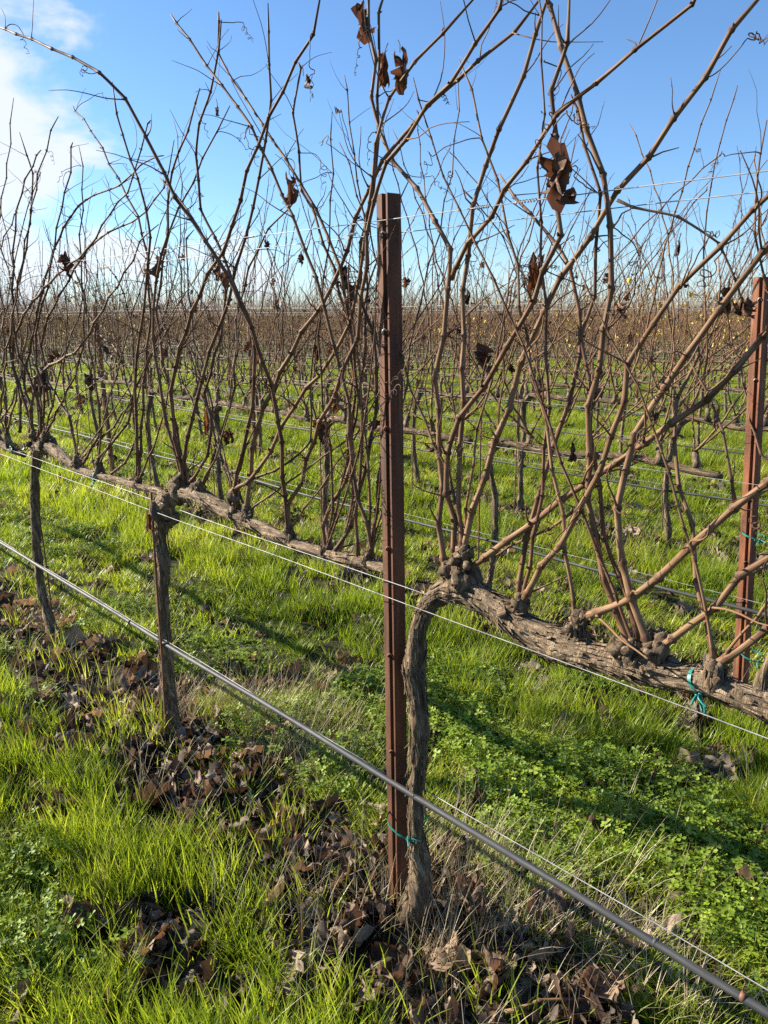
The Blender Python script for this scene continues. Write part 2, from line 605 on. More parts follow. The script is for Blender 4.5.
# ------------------------------------------------------------------ vine pieces
def cane_mesh(mb, P, r0, r1, rng, sides=8, step=0.03, tone=None, nodes=True, node_gap=0.085, laterals=0.25, mi=0, wob=0.006):
    """A one-year cane: tapering, zigzag, swollen at its nodes with buds; returns node places for tendrils."""
    if tone is None:
        tone = rng.uniform(0.25, 0.95)
    P = catmull(P, step)
    Ls = [0.0]
    for i in range(1, len(P)):
        Ls.append(Ls[-1] + (P[i] - P[i - 1]).length)
    total = Ls[-1]

    def at(l):
        l = min(max(l, 0), total)
        i = int(np.searchsorted(Ls, l, 'right')) - 1
        i = min(i, len(P) - 2)
        t = (l - Ls[i]) / max(1e-9, Ls[i + 1] - Ls[i])
        return P[i].lerp(P[i + 1], t)

    nl = []
    l = rng.uniform(0.02, 0.05)
    while l < total - 0.01:
        nl.append(l)
        l += node_gap * rng.uniform(0.75, 1.3)
    samples = []
    if nodes:
        prev = 0.0
        for l in nl:
            n = max(1, int((l - prev) / step))
            for j in range(n):
                q = prev + (l - prev) * j / n
                if not samples or q - samples[-1][0] > 0.004:
                    samples.append((q, 1.0))
            rr = lerp(r0, r1, l / total)
            w = max(0.005, rr * 1.1)
            for dq, m in ((-w, 1.03), (0, 1.55), (w, 1.10)):
                if l + dq > 0 and (not samples or l + dq > samples[-1][0] + 0.001):
                    samples.append((l + dq, m))
            prev = l + w
        samples.append((total, 0.6))
    else:
        n = max(3, int(total / step))
        samples = [(total * i / n, 1.0) for i in range(n + 1)]
    # zigzag: each internode leans a little to its own side
    side = Vector((rng.uniform(-1, 1), rng.uniform(-1, 1), rng.uniform(-.4, .4))).normalized()
    pts, rad = [], []
    for q, m in samples:
        k = int(np.searchsorted(nl, q)) if nl else 0
        a = nl[k - 1] if k > 0 else 0
        b = nl[k] if k < len(nl) else total
        t = (q - a) / max(1e-6, b - a)
        sg = 1 if k % 2 else -1
        z = lerp(-sg, sg, t) * wob * min(1, q / 0.1)
        pts.append(at(a).lerp(at(b), t) * 0.75 + at(q) * 0.25 + side * z)
        f = q / total
        rad.append(lerp(r0, r1, f ** 0.85) * m * (1 + 0.4 * max(0, 1 - q / 0.02)))
    tone_l = []
    for (q, m) in samples:
        tone_l += [tone * lerp(1.05, 0.7, q / total) * (0.35 if m > 1.2 else (0.75 if m > 1.01 else 1.0))] * sides
    tube(mb, pts, rad, sides, tone_l, mi, seed=rng.uniform(0, 50))
    out = []
    if not nodes:
        return out, total
    for k, l in enumerate(nl):
        p = at(l)
        t = (at(l + 0.01) - at(l - 0.01)).normalized()
        o = t.orthogonal().normalized()
        o.rotate(Euler((0, 0, 0)))
        w = t.cross(o)
        ang = (k % 2) * math.pi + rng.uniform(-0.6, 0.6)
        n = o * math.cos(ang) + w * math.sin(ang)
        rr = lerp(r0, r1, l / total)
        b0 = p + n * rr * 0.6
        tip = b0 + (n * 0.7 + t * 0.7) * (rr * 1.3 + 0.003)
        tube(mb, [b0, b0.lerp(tip, 0.6), tip], [rr * 0.62, rr * 0.5, rr * 0.12], 5, tone * 0.5, mi)
        if rng.random() < laterals * (0.35 + l / total):
            ll = rng.uniform(0.04, 0.20)
            q = [b0]
            dv = (n * 0.75 + t * 0.6).normalized()
            for _ in range(4):
                dv = (dv + Vector((rng.gauss(0, .18), rng.gauss(0, .18), rng.gauss(0.05, .16)))).normalized()
                q.append(q[-1] + dv * ll / 4)
            tube(mb, catmull(q, 0.02), [lerp(rr * 0.42, rr * 0.16, i / max(1, len(catmull(q, 0.02)) - 1)) for i in range(len(catmull(q, 0.02)))], 5, tone * 0.8, mi)
        out.append((p, n, t, rr))
    return out, total


def tendril_mesh(mb, p, n, t, rr, rng, sides=4, rad=0.00135, tone=0.2, curl=True):
    dv = (n + t * rng.uniform(-0.2, 0.7)).normalized()
    q = [p + n * rr * 0.7]
    L = rng.uniform(0.04, 0.14)
    m = 7
    bend = Vector((rng.gauss(0, .5), rng.gauss(0, .5), rng.gauss(-.15, .5)))
    for i in range(m):
        dv = (dv + bend * 0.32 + Vector((rng.gauss(0, .12), rng.gauss(0, .12), rng.gauss(0, .12)))).normalized()
        q.append(q[-1] + dv * L / m)
    if curl and rng.random() < 0.75:
        a = dv.orthogonal().normalized()
        b = dv.cross(a)
        turns = rng.uniform(1.2, 4.0)
        R0 = rng.uniform(0.005, 0.014)
        c0 = q[-1] + a * -R0
        k = int(turns * 9)
        for i in range(1, k + 1):
            th = 2 * math.pi * turns * i / k
            r = R0 * (1 - 0.55 * i / k)
            q.append(c0 + a * math.cos(th) * r + b * math.sin(th) * r + dv * (rng.uniform(0.010, 0.016) * turns * i / k) + Vector((0, 0, -0.012 * turns * i / k)))
    q = catmull(q, 0.006)
    tube(mb, q, [lerp(rad, rad * 0.45, i / (len(q) - 1)) for i in range(len(q))], sides, tone)


def leaf_shape(mb, mat4, size, rng, fold=1.0, curl=2.0, crumple=0.25, tone=0.5, rings=6, seg=30, mi=0, fine=0.7):
    """A lobed vine leaf, folded along its midrib, rolled along its length and crumpled."""
    sd = rng.uniform(0, 100)
    lob = rng.uniform(0.08, 0.17)
    vs, st, tn = [], [], []
    cu = curl
    for i in range(rings + 1):
        f = i / rings
        for j in range(seg):
            a = 2 * math.pi * j / seg
            edge = 0.80 + lob * math.cos(5 * a) * 1.0 + 0.06 * math.cos(15 * a + 1) + 0.05 * noise.noise(Vector((math.cos(a) * 3, math.sin(a) * 3, sd)))
            if abs(a - math.pi) < 0.25:
                edge *= 0.55
            r = f * edge
            x, y = r * math.cos(a), r * math.sin(a)
            st.append((x * size, y * size, sd))
            # fold round the midrib (x axis)
            ang = fold * (0.35 + 0.65 * abs(y))
            yy = y * math.cos(ang)
            zz = abs(y) * math.sin(ang)
            # roll along the length
            th = cu * (x + 0.35)
            if abs(cu) > 0.05:
                Rr = 1.0 / cu
                X = math.sin(th) * (Rr - zz)
                Z = Rr - math.cos(th) * (Rr - zz)
            else:
                X, Z = x, zz
            c = crumple * f
            X += c * noise.noise(Vector((x * 2.2, y * 2.2, sd + 7)))
            yy += c * noise.noise(Vector((x * 2.2, y * 2.2, sd + 17)))
            Z += c * 1.6 * noise.noise(Vector((x * 2.6, y * 2.6, sd + 27))) + c * fine * noise.noise(Vector((x * 6, y * 6, sd)))
            vs.append(mat4 @ Vector((X * size, yy * size, Z * size)))
            tn.append(min(1, max(0, tone + 0.22 * noise.noise(Vector((x * 3, y * 3, sd + 3))))))
    fs = []
    for i in range(rings):
        for j in range(seg):
            k = (j + 1) % seg
            fs.append((i * seg + j, i * seg + k, (i + 1) * seg + k, (i + 1) * seg + j))
    mb.add(vs, fs, st, tn, mi)


from mathutils import Matrix


def hang_leaf(mb, p, length, rng, tone):
    """A withered leaf hanging from p by its stalk."""
    yaw = rng.uniform(0, 6.28)
    top = p + Vector((rng.uniform(-.01, .01), rng.uniform(-.01, .01), -0.012))
    tube(mb, [p, top, top + Vector((0, 0, -0.015))], [0.0014, 0.0011, 0.001], 4, 0.3)
    sz = length * 0.55
    for q in range(rng.choice((1, 2, 2))):
        m = (Matrix.Translation(top + Vector((rng.uniform(-.12, .12) * length, rng.uniform(-.1, .1) * length, -length * rng.uniform(0.34, 0.5))))
             @ Matrix.Rotation(yaw + q * 1.7, 4, 'Z') @ Matrix.Rotation(R(90 + rng.uniform(-22, 22)), 4, 'Y') @ Matrix.Diagonal((1.0, 0.42, 0.8, 1.0)))
        leaf_shape(mb, m, sz * (1.0 if q == 0 else rng.uniform(0.5, 0.8)), rng, fold=rng.uniform(0.7, 1.3), curl=rng.choice((-1, 1)) * rng.uniform(0.5, 1.6), crumple=rng.uniform(0.4, 0.65), tone=tone * rng.uniform(0.7, 1.2), rings=9, seg=48, fine=0.3)


def bark_strips(mb, P, rad, rng, n, tone=0.6):
    """Shreds of peeling bark lying along a stem."""
    P = catmull(P, 0.02)
    T, fr = frames(P)
    m = len(P)
    for _ in range(n):
        i0 = rng.randrange(0, max(1, m - 4))
        ln = rng.randrange(3, 8)
        a = rng.uniform(0, 6.28)
        w = rng.uniform(0.0012, 0.0042)
        vs = []
        idx = list(range(i0, min(m, i0 + ln)))
        if len(idx) < 3:
            continue
        lift = rng.uniform(0.0, 0.012) * (0.4 + rng.random() ** 3)
        for q, i in enumerate(idx):
            u, v = fr[i]
            f = q / (len(idx) - 1)
            aa = a + rng.gauss(0, 0.06)
            rr = rad(i / (m - 1)) * 1.07 + lift * (2 * abs(f - 0.4)) ** 2
            n_ = u * math.cos(aa) + v * math.sin(aa)
            tg = -u * math.sin(aa) + v * math.cos(aa)
            ww = w * (0.25 + math.sin(math.pi * (0.08 + 0.84 * f)))
            vs += [P[i] + n_ * rr - tg * ww, P[i] + n_ * (rr + 0.0014), P[i] + n_ * rr + tg * ww]
        fs = []
        for q in range(len(idx) - 1):
            b = q * 3
            fs += [(b, b + 1, b + 4, b + 3), (b + 1, b + 2, b + 5, b + 4)]
        mb.add(vs, fs, None, tone)


def knob(mb, p, r, rng, sides=10, axis=Vector((0, 0, 1)), h=1.0, mi=0):
    P = [p + axis * r * h * z for z in (-1.0, -0.75, -0.35, 0.05, 0.45, 0.8, 1.0)]
    P = [q + Vector((rng.gauss(0, .12), rng.gauss(0, .12), rng.gauss(0, .05))) * r for q in P]
    K = (0.35, 0.72, 1.0, 1.02, 0.95, 0.68, 0.3)
    C = catmull(P, max(r * 0.14, 0.0012))
    rad = [r * float(np.interp(i / (len(C) - 1) * 6, range(7), K)) for i in range(len(C))]
    f = 3.0 / r
    tube(mb, C, rad, sides * 2, 0.5, mi, (0.50, f, f * 0.6), seed=rng.uniform(0, 50))


# ------------------------------------------------------------------ front row: vines traced at their own place on the row
def px_path(pts, off0=0.0, off1=0.0, power=1):
    n = len(pts)
    out, dep = [], []
    for i, (x, y) in enumerate(pts):
        t = i / (n - 1)
        p, d = onrow(x, y, lerp(off0, off1, t ** power))
        out.append(p)
        dep.append(d)
    return out, dep


def front_vine(name_label, seed, base, trunk, trunk_w, cordon, cordon_w, spurs, canes, leaves, strips=(60, 90), tendrils=0.30, knobs=(), backlit_f=1.0, extra=7, foot=0.0):
    rng = random.Random(seed)
    tp, td = px_path(trunk, 0.0, foot, 6)
    root = empty('grapevine', (tp[-1].x, tp[-1].y, 0))
    tag(root, name_label, 'grapevine', 'grapevines of the front row')
    org = Vector(root.location)
    L = lambda P: [p - org for p in P]
    # trunk
    mb = MB()
    P = L(tp)
    P.append(P[-1] + Vector((0, 0, -0.05)))
    W = [w * 0.93 * d / F_PX / 2 for w, d in zip(trunk_w, td)] + [trunk_w[-1] * td[-1] / F_PX / 2 * 1.15]
    C = catmull(P, 0.012)
    acc = [0.0]
    for i in range(1, len(P)):
        acc.append(acc[-1] + (P[i] - P[i - 1]).length)
    cl_ = [0.0]
    for i in range(1, len(C)):
        cl_.append(cl_[-1] + (C[i] - C[i - 1]).length)
    rad = list(np.interp(np.array(cl_) * acc[-1] / cl_[-1], acc, W))
    tube(mb, C, rad, 22, 0.5, 0, (0.26, 75, 10), seed=rng.uniform(0, 9))
    bark_strips(mb, P, lambda f: float(np.interp(f * acc[-1], acc, W)), rng, strips[0], 0.5)
    for (x, y, w) in knobs:
        p, d = onrow(x, y)
        knob(mb, p - org, w * d / F_PX / 2, rng, 14)
    mb.build('trunk', M['bark'], root)
    # cordon
    cp, cd = px_path(cordon)
    mb = MB()
    P = L(cp)
    W2 = [w * 0.78 * d / F_PX / 2 for w, d in zip(cordon_w, cd)]
    acc2 = [0.0]
    for i in range(1, len(P)):
        acc2.append(acc2[-1] + (P[i] - P[i - 1]).length)
    C = catmull(P, 0.012)
    cl_ = [0.0]
    for i in range(1, len(C)):
        cl_.append(cl_[-1] + (C[i] - C[i - 1]).length)
    rad = list(np.interp(np.array(cl_) * acc2[-1] / cl_[-1], acc2, W2))
    tube(mb, C, rad, 22, 0.5, 0, (0.24, 65, 8), seed=rng.uniform(0, 9))
    bark_strips(mb, P, lambda f: float(np.interp(f * acc2[-1], acc2, W2)), rng, strips[1], 0.6)
    mb.build('cordon', M['old'], root)
    # spurs: old stubs that carry the canes
    for sp in spurs:
        (x0, y0), (x1, y1), w = sp
        mb = MB()
        p0, d0 = onrow(x0, y0)
        p1, d1 = onrow(x1, y1)
        r = w * d0 / F_PX / 2
        mid = p0.lerp(p1, 0.5) + Vector((rng.gauss(0, .3), rng.gauss(0, .3), 0)) * r
        C = catmull(L([p0, mid, p1]), 0.006)
        tube(mb, C, [lerp(r * 1.05, r * 0.62, i / (len(C) - 1)) for i in range(len(C))], 14, 0.5, 0, (0.4, 90, 40), seed=rng.uniform(0, 30))
        knob(mb, p1 - org, r * 0.75, rng, 12, Vector((rng.gauss(0, .4), rng.gauss(0, .4), 1)).normalized(), 1.5)
        q = p0.lerp(p1, rng.random() * 0.6) - org + Vector((rng.gauss(0, 1), rng.gauss(0, 1), rng.gauss(0, .4))) * r * 0.45
        knob(mb, q, r * rng.uniform(0.6, 0.85), rng, 12, Vector((rng.gauss(0, 1), rng.gauss(0, 1), 0.6)).normalized(), 1.4)
        bark_strips(mb, L([p0, mid, p1]), lambda f: lerp(r * 1.08, r * 0.66, f), rng, 16, 0.5)
        for _ in range(2):      # short dead stubs with a flat pruning cut
            b0 = p0.lerp(p1, rng.uniform(0.4, 1.0)) - org
            dv = Vector((rng.gauss(0, 1), rng.gauss(0, 1), rng.uniform(0.1, 1.2))).normalized()
            e0 = b0 + dv * r * rng.uniform(1.1, 1.9)
            tube(mb, [b0, b0.lerp(e0, .5), b0.lerp(e0, .9), e0], [r * 0.45, r * 0.40, r * 0.42, r * 0.36], 10, 0.8, 0, (0.2, 90, 30), seed=rng.uniform(0, 30))
        mb.build('spur', M['bark'], root)
    # canes
    cane_objs = []
    canes = list(canes)
    for _ in range(extra):
        x, y = rng.choice(spurs)[1]
        t_, d_ = onrow(x, y)
        ln = rng.uniform(0.7, 1.45) * F_PX / d_
        a = rng.gauss(0.12, 0.36)
        pts = [(x + rng.uniform(-2, 2), y)]
        for _q in range(6):
            a += rng.gauss(0, 0.13)
            pts.append((pts[-1][0] + math.sin(a) * ln / 6, pts[-1][1] - math.cos(a) * ln / 6))
        w = rng.uniform(0.006, 0.0095) * F_PX / d_ / 0.67
        canes.append((pts, w, w * 0.42, rng.uniform(-0.12, 0.28), rng.uniform(0.3, 0.95)))
    for ci, cn_ in enumerate(canes):
        pts, w0, w1 = cn_[0], cn_[1], cn_[2]
        o1 = cn_[3] if len(cn_) > 3 else rng.uniform(-0.16, 0.16)
        tone = cn_[4] * backlit_f if len(cn_) > 4 else None  # factor below one paints backlit darkness into the cane colour
        o0 = cn_[5] if len(cn_) > 5 else 0.0
        P, dep = px_path(pts, o0, o1)
        mb = MB()
        nd, tot = cane_mesh(mb, L(P), w0 * 0.67 * dep[0] / F_PX / 2, w1 * 0.67 * dep[-1] / F_PX / 2, rng, 9, 0.022, tone, laterals=0.5, wob=0.0045)
        co = mb.build('cane', M['cane'], root)
        cane_objs.append((co, L(P)))
        cnt = 0
        cap_n = max(1, 98 // len(canes))
        pool = nd[3:]
        pool = rng.sample(pool, min(len(pool), cap_n)) if pool else []
        for (p, n, t, rr) in pool:
            tb = MB()
            tendril_mesh(tb, p, n, t, rr, rng)
            tb.build('tendril', M['cane'], co)
    for (x, y, ln, tone, off) in leaves:
        p, d = onrow(x, y - ln * 0.5, off)
        mb = MB()
        hang_leaf(mb, p - org, 1.22 * ln * d / F_PX, rng, tone)
        # the leaf belongs to the nearest cane
        best = min(cane_objs, key=lambda c: min((q - (p - org)).length for q in catmull(c[1], 0.05)))
        mb.build('dead_leaf', M['deadleaf'], best[0])
    return root


CENTER_CANES = [
    # base first, then up; width in pixels at base and tip, lean of the tip off the row
    ([(446, 572), (441, 547), (440, 500), (442, 473), (437, 410), (437, 367), (444, 325), (451, 277), (448, 247), (436, 220), (419, 193), (403, 173), (389, 153), (377, 127), (373, 100), (374, 60), (369, 20), (366, -8)], 9, 4.5, 0.06, 0.72),
    ([(454, 562), (454, 527), (446, 480), (447, 445), (457, 425), (474, 398), (499, 363), (520, 326), (541, 280), (555, 247), (560, 224), (556, 187), (555, 150), (552, 100), (562, 60), (572, -4)], 9, 6, -0.05, 0.55),
    ([(455, 565), (466, 540), (473, 513), (486, 470), (503, 423), (512, 393), (532, 337), (552, 293), (579, 253), (612, 200), (655, 147), (705, 75), (742, 17), (766, -12)], 10, 7.5, 0.04, 0.85),
    ([(462, 552), (461, 527), (458, 487), (461, 447), (463, 380), (463, 333), (463, 300), (469, 240), (479, 183), (494, 143), (512, 103), (529, 57), (545, 7), (549, -10)], 8.5, 6, 0.05, 0.75),
    ([(451, 279), (463, 250), (476, 237), (496, 207), (512, 180), (545, 133), (575, 97), (619, 65), (669, 23), (700, -6)], 7, 5.5, -0.1, 0.7, 0.03),
    ([(458, 572), (473, 568), (489, 553), (512, 538), (545, 513), (585, 483), (622, 460), (652, 437), (692, 410), (725, 383), (759, 340), (790, 300)], 10, 9, 0.02, 0.8),
    ([(655, 655), (639, 623), (627, 580), (617, 540), (619, 500), (627, 463), (642, 420), (669, 380), (694, 347), (712, 318), (729, 295), (768, 247), (800, 205)], 12, 9, -0.03, 0.9),
    ([(581, 618), (596, 613), (625, 603), (655, 580), (685, 553), (712, 527), (739, 503), (768, 483), (800, 455)], 12, 11, 0.0, 0.85),
    ([(660, 648), (672, 640), (699, 620), (742, 577), (768, 557), (800, 528)], 11, 10, 0.0, 0.8),
    ([(717, 664), (728, 657), (768, 631), (800, 612)], 12, 11, 0.0, 0.8),
    ([(715, 660), (702, 610), (694, 545), (682, 490), (672, 440), (677, 405), (692, 370), (700, 340)], 8, 5, 0.15, 0.75),
    ([(636, 658), (619, 622), (602, 567), (589, 505), (590, 470), (587, 440), (592, 393), (602, 350), (609, 300), (612, 227), (606, 195), (600, 167), (582, 113), (571, 75), (559, 37), (545, -6)], 10.5, 6.5, 0.02, 0.65),
    ([(640, 640), (627, 597), (609, 553), (597, 480), (592, 433), (590, 395), (583, 337), (595, 283), (599, 200), (592, 165), (580, 125), (573, 95)], 8, 4, 0.05, 0.3),
    ([(519, 600), (519, 582), (532, 517), (555, 443), (572, 390), (582, 340), (575, 290), (562, 250), (532, 217), (510, 190), (500, 176)], 8.5, 4, 0.12, 0.5),
    ([(522, 602), (530, 587), (545, 563), (572, 527), (592, 483), (604, 460), (619, 417), (629, 367), (642, 338), (672, 297), (712, 253), (768, 197), (795, 170)], 9.5, 7, -0.06, 0.8),
    ([(585, 500), (560, 523), (535, 535), (512, 545), (497, 555)], 5, 3.5, 0.1, 0.7, 0.06),
    ([(735, 503), (728, 460), (720, 420), (703, 385), (690, 362)], 5, 3, 0.05, 0.25, 0.01),
    ([(463, 190), (480, 206), (497, 228), (510, 252), (520, 285)], 2.2, 1.6, 0.3, 0.4, 0.2),
    ([(617, 200), (640, 210), (668, 213), (692, 222), (715, 240), (735, 275), (744, 310)], 4, 3, 0.5, 0.9, 0.35),
    ([(768, 290), (757, 250), (755, 190), (762, 150), (766, 120)], 3.5, 2.5, 0.4, 0.5, 0.35),
]
CENTER_LEAVES = [(398, 62, 44, 0.28, 0.02), (388, 56, 26, 0.35, 0.02), (363, 8, 30, 0.3, 0.05), (438, 440, 16, 0.3, 0.2), (505, 360, 14, 0.3, 0.25), (470, 290, 12, 0.25, 0.3), (575, 445, 14, 0.25, 0.2), (610, 270, 14, 0.35, 0.3), (556, 158, 46, 0.32, -0.05), (537, 260, 40, 0.35, 0.08), (477, 347, 26, 0.25, 0.1),
                 (623, 302, 22, 0.8, 0.3), (657, 408, 20, 0.2, 0.2), (735, 285, 26, 0.35, 0.35), (748, 300, 30, 0.4, 0.4), (540, 378, 14, 0.2, 0.3), (681, 239, 12, 0.25, 0.4), (410, 275, 14, 0.4, 0.1), (592, 380, 18, 0.3, 0.1), (716, 410, 20, 0.3, 0.3)]
front_vine('gnarled bare grapevine beside the rusty front post, with thick shaggy arm reaching right', 11, None,
           [(458, 588), (443, 592), (428, 606), (420, 626), (416, 652), (414, 670), (418, 700), (419, 740), (416, 790), (418, 840), (420, 875), (416, 900), (408, 925), (406, 940)],
           [30, 24, 19, 17, 21, 23, 18, 19, 17, 19, 22, 32, 25, 16],
           [(450, 590), (470, 592), (500, 610), (530, 632), (565, 648), (600, 657), (640, 668), (668, 676), (700, 682), (735, 694), (768, 708), (800, 722)],
           [30, 32, 30, 36, 40, 34, 36, 30, 27, 29, 31, 31],
           [((455, 590), (449, 574), 22), ((462, 580), (463, 556), 22), ((508, 612), (521, 603), 20), ((573, 645), (577, 622), 20), ((577, 622), (584, 616), 14), ((632, 662), (636, 648), 24), ((652, 672), (658, 650), 28), ((716, 688), (716, 666), 22)],
           CENTER_CANES, CENTER_LEAVES, (260, 420), 0.34, knobs=[(416, 668, 17), (462, 580, 30)], foot=-0.055)

LEFT1_CANES = [
    ([(369, 560), (373, 530), (377, 503), (381, 460), (383, 400), (378, 345), (370, 310)], 6, 4, 0.1, 0.6),
    ([(371, 556), (371, 540), (362, 510), (354, 484), (350, 440), (348, 400), (336, 353), (331, 340), (323, 300), (299, 233), (279, 187), (256, 137), (243, 113), (230, 97), (203, 60), (186, 35), (170, 14)], 6, 3, -0.1, 0.75),
    ([(325, 558), (324, 527), (329, 503), (344, 490), (351, 460), (352, 433), (354, 400), (353, 353), (345, 310), (330, 260), (318, 225), (300, 180), (297, 133), (294, 107), (298, 80), (300, 62)], 6, 3, 0.05, 0.7),
    ([(329, 556), (346, 537), (359, 493), (366, 463), (372, 437), (377, 390), (374, 340), (360, 290), (363, 233), (373, 200), (377, 160), (378, 100), (379, 20), (384, -8)], 6.5, 4, 0.08, 0.35),
    ([(290, 538), (286, 513), (299, 487), (308, 457), (316, 433), (328, 407), (339, 383), (346, 365), (358, 330), (366, 260), (376, 187), (416, 123), (445, 87), (469, 57), (493, 17), (505, -8)], 6.5, 5.5, -0.08, 0.8),
    ([(247, 517), (248, 490), (256, 432), (269, 397), (299, 338), (333, 287), (346, 250), (366, 193), (389, 153), (413, 123), (453, 83), (489, 53), (515, 30), (545, -5)], 7, 5, 0.06, 0.9),
    ([(231, 492), (238, 487), (256, 474), (276, 440), (293, 407), (333, 357), (343, 338), (356, 300), (362, 255), (368, 215), (383, 110), (413, 67), (446, 27), (480, -5)], 6, 4.5, 0.0, 0.85),
    ([(232, 490), (256, 478), (283, 466), (308, 447), (311, 423), (311, 367), (316, 335), (322, 300), (320, 265)], 4, 2.2, 0.12, 0.3),
    ([(358, 556), (356, 515), (361, 465), (363, 427), (356, 380), (351, 333), (346, 300), (336, 257), (316, 210), (286, 160), (256, 115), (247, 100), (230, 77), (218, 50), (219, 12)], 5.5, 3, 0.02, 0.6),
    ([(232, 503), (240, 460), (250, 420), (255, 373), (253, 337), (247, 313), (237, 293), (220, 247), (203, 217), (198, 180), (197, 130), (210, 97), (218, 50), (222, 20)], 6, 3, -0.06, 0.35),
    ([(180, 488), (185, 475), (177, 450), (172, 407), (173, 377), (187, 327), (207, 277), (227, 243), (237, 210), (250, 163), (262, 135), (273, 110), (294, 67), (312, 35), (322, -8)], 6.5, 4, -0.12, 0.55),
    ([(184, 486), (185, 450), (192, 420), (202, 380), (213, 340), (227, 310), (233, 277), (247, 233), (256, 193), (264, 150), (271, 100), (269, 60), (268, 2)], 6, 3, -0.05, 0.5),
    ([(289, 538), (283, 480), (280, 430), (268, 375), (256, 345), (250, 325), (233, 287), (213, 250), (193, 223), (170, 187), (147, 137), (123, 97), (100, 72), (73, 58), (33, 40), (-10, 24)], 6.5, 3, -0.45, 0.45),
    ([(183, 484), (177, 457), (167, 427), (160, 383), (153, 338), (155, 290), (160, 260), (168, 233), (168, 200), (173, 167), (187, 133), (200, 87)], 6, 2.5, -0.1, 0.7),
    ([(190, 484), (178, 440), (172, 405), (163, 360), (157, 310), (163, 267), (168, 233), (180, 207), (197, 173), (213, 137), (231, 106)], 5.5, 2.2, 0.08, 0.55),
    ([(237, 508), (238, 480), (218, 455), (213, 420), (207, 380), (194, 340), (190, 300), (186, 260), (188, 235), (193, 230)], 4.5, 2.0, 0.15, 0.5),
    ([(201, 488), (212, 465), (218, 440), (232, 402), (236, 340), (240, 300), (262, 240), (300, 195)], 4.5, 2.5, 0.25, 0.5),
    ([(337, 557), (350, 520), (352, 480), (346, 440), (350, 405), (356, 350), (362, 310), (384, 240), (408, 180)], 4.5, 2.5, 0.12, 0.85),
    ([(187, 484), (200, 470), (208, 450), (212, 425), (205, 395), (222, 330), (225, 290), (217, 270), (206, 240), (180, 200), (160, 178)], 4.5, 2.5, 0.02, 0.4),
]
LEFT1_LEAVES = [(270, 240, 12, 0.2, 0.1), (196, 300, 14, 0.25, 0.1), (250, 340, 13, 0.3, 0.1), (300, 250, 12, 0.2, 0.05), (216, 105, 12, 0.15, -0.02), (347, 268, 18, 0.2, 0.05), (228, 430, 16, 0.3, 0.05), (165, 345, 14, 0.25, 0.05), (288, 177, 28, 0.3, -0.08), (350, 293, 26, 0.2, 0.05), (312, 342, 24, 0.25, 0.1), (315, 417, 28, 0.22, 0.05), (376, 420, 34, 0.25, 0.05), (160, 257, 18, 0.35, -0.02), (218, 262, 18, 0.15, 0),
                (340, 393, 28, 0.5, 0.05), (206, 412, 22, 0.6, 0.05), (302, 75, 20, 0.12, -0.02), (224, 270, 20, 0.5, 0.0)]
front_vine('bare grapevine on dark straight trunk with thin rusty stake, second trunk from the left', 12, None,
           [(168, 500), (166, 508), (163, 520), (161, 535), (163, 560), (163, 600), (165, 645), (169, 690), (174, 722), (178, 742)],
           [17, 20, 18, 14, 13, 14, 13, 14, 15, 18],
           [(160, 502), (172, 497), (190, 493), (215, 505), (240, 518), (265, 530), (300, 546), (335, 556), (365, 563), (392, 571)],
           [20, 22, 22, 18, 17, 15, 14, 13, 13, 12],
           [((180, 497), (184, 482), 17), ((197, 498), (200, 486), 13), ((236, 515), (233, 497), 12), ((247, 522), (247, 512), 12), ((290, 541), (289, 530), 10), ((326, 553), (327, 550), 12), ((366, 563), (370, 552), 11)],
           LEFT1_CANES, LEFT1_LEAVES, (110, 160), 0.30, knobs=[(163, 517, 24), (176, 494, 22)], backlit_f=0.8, extra=13)  # canes coloured darker, as if seen against the sun

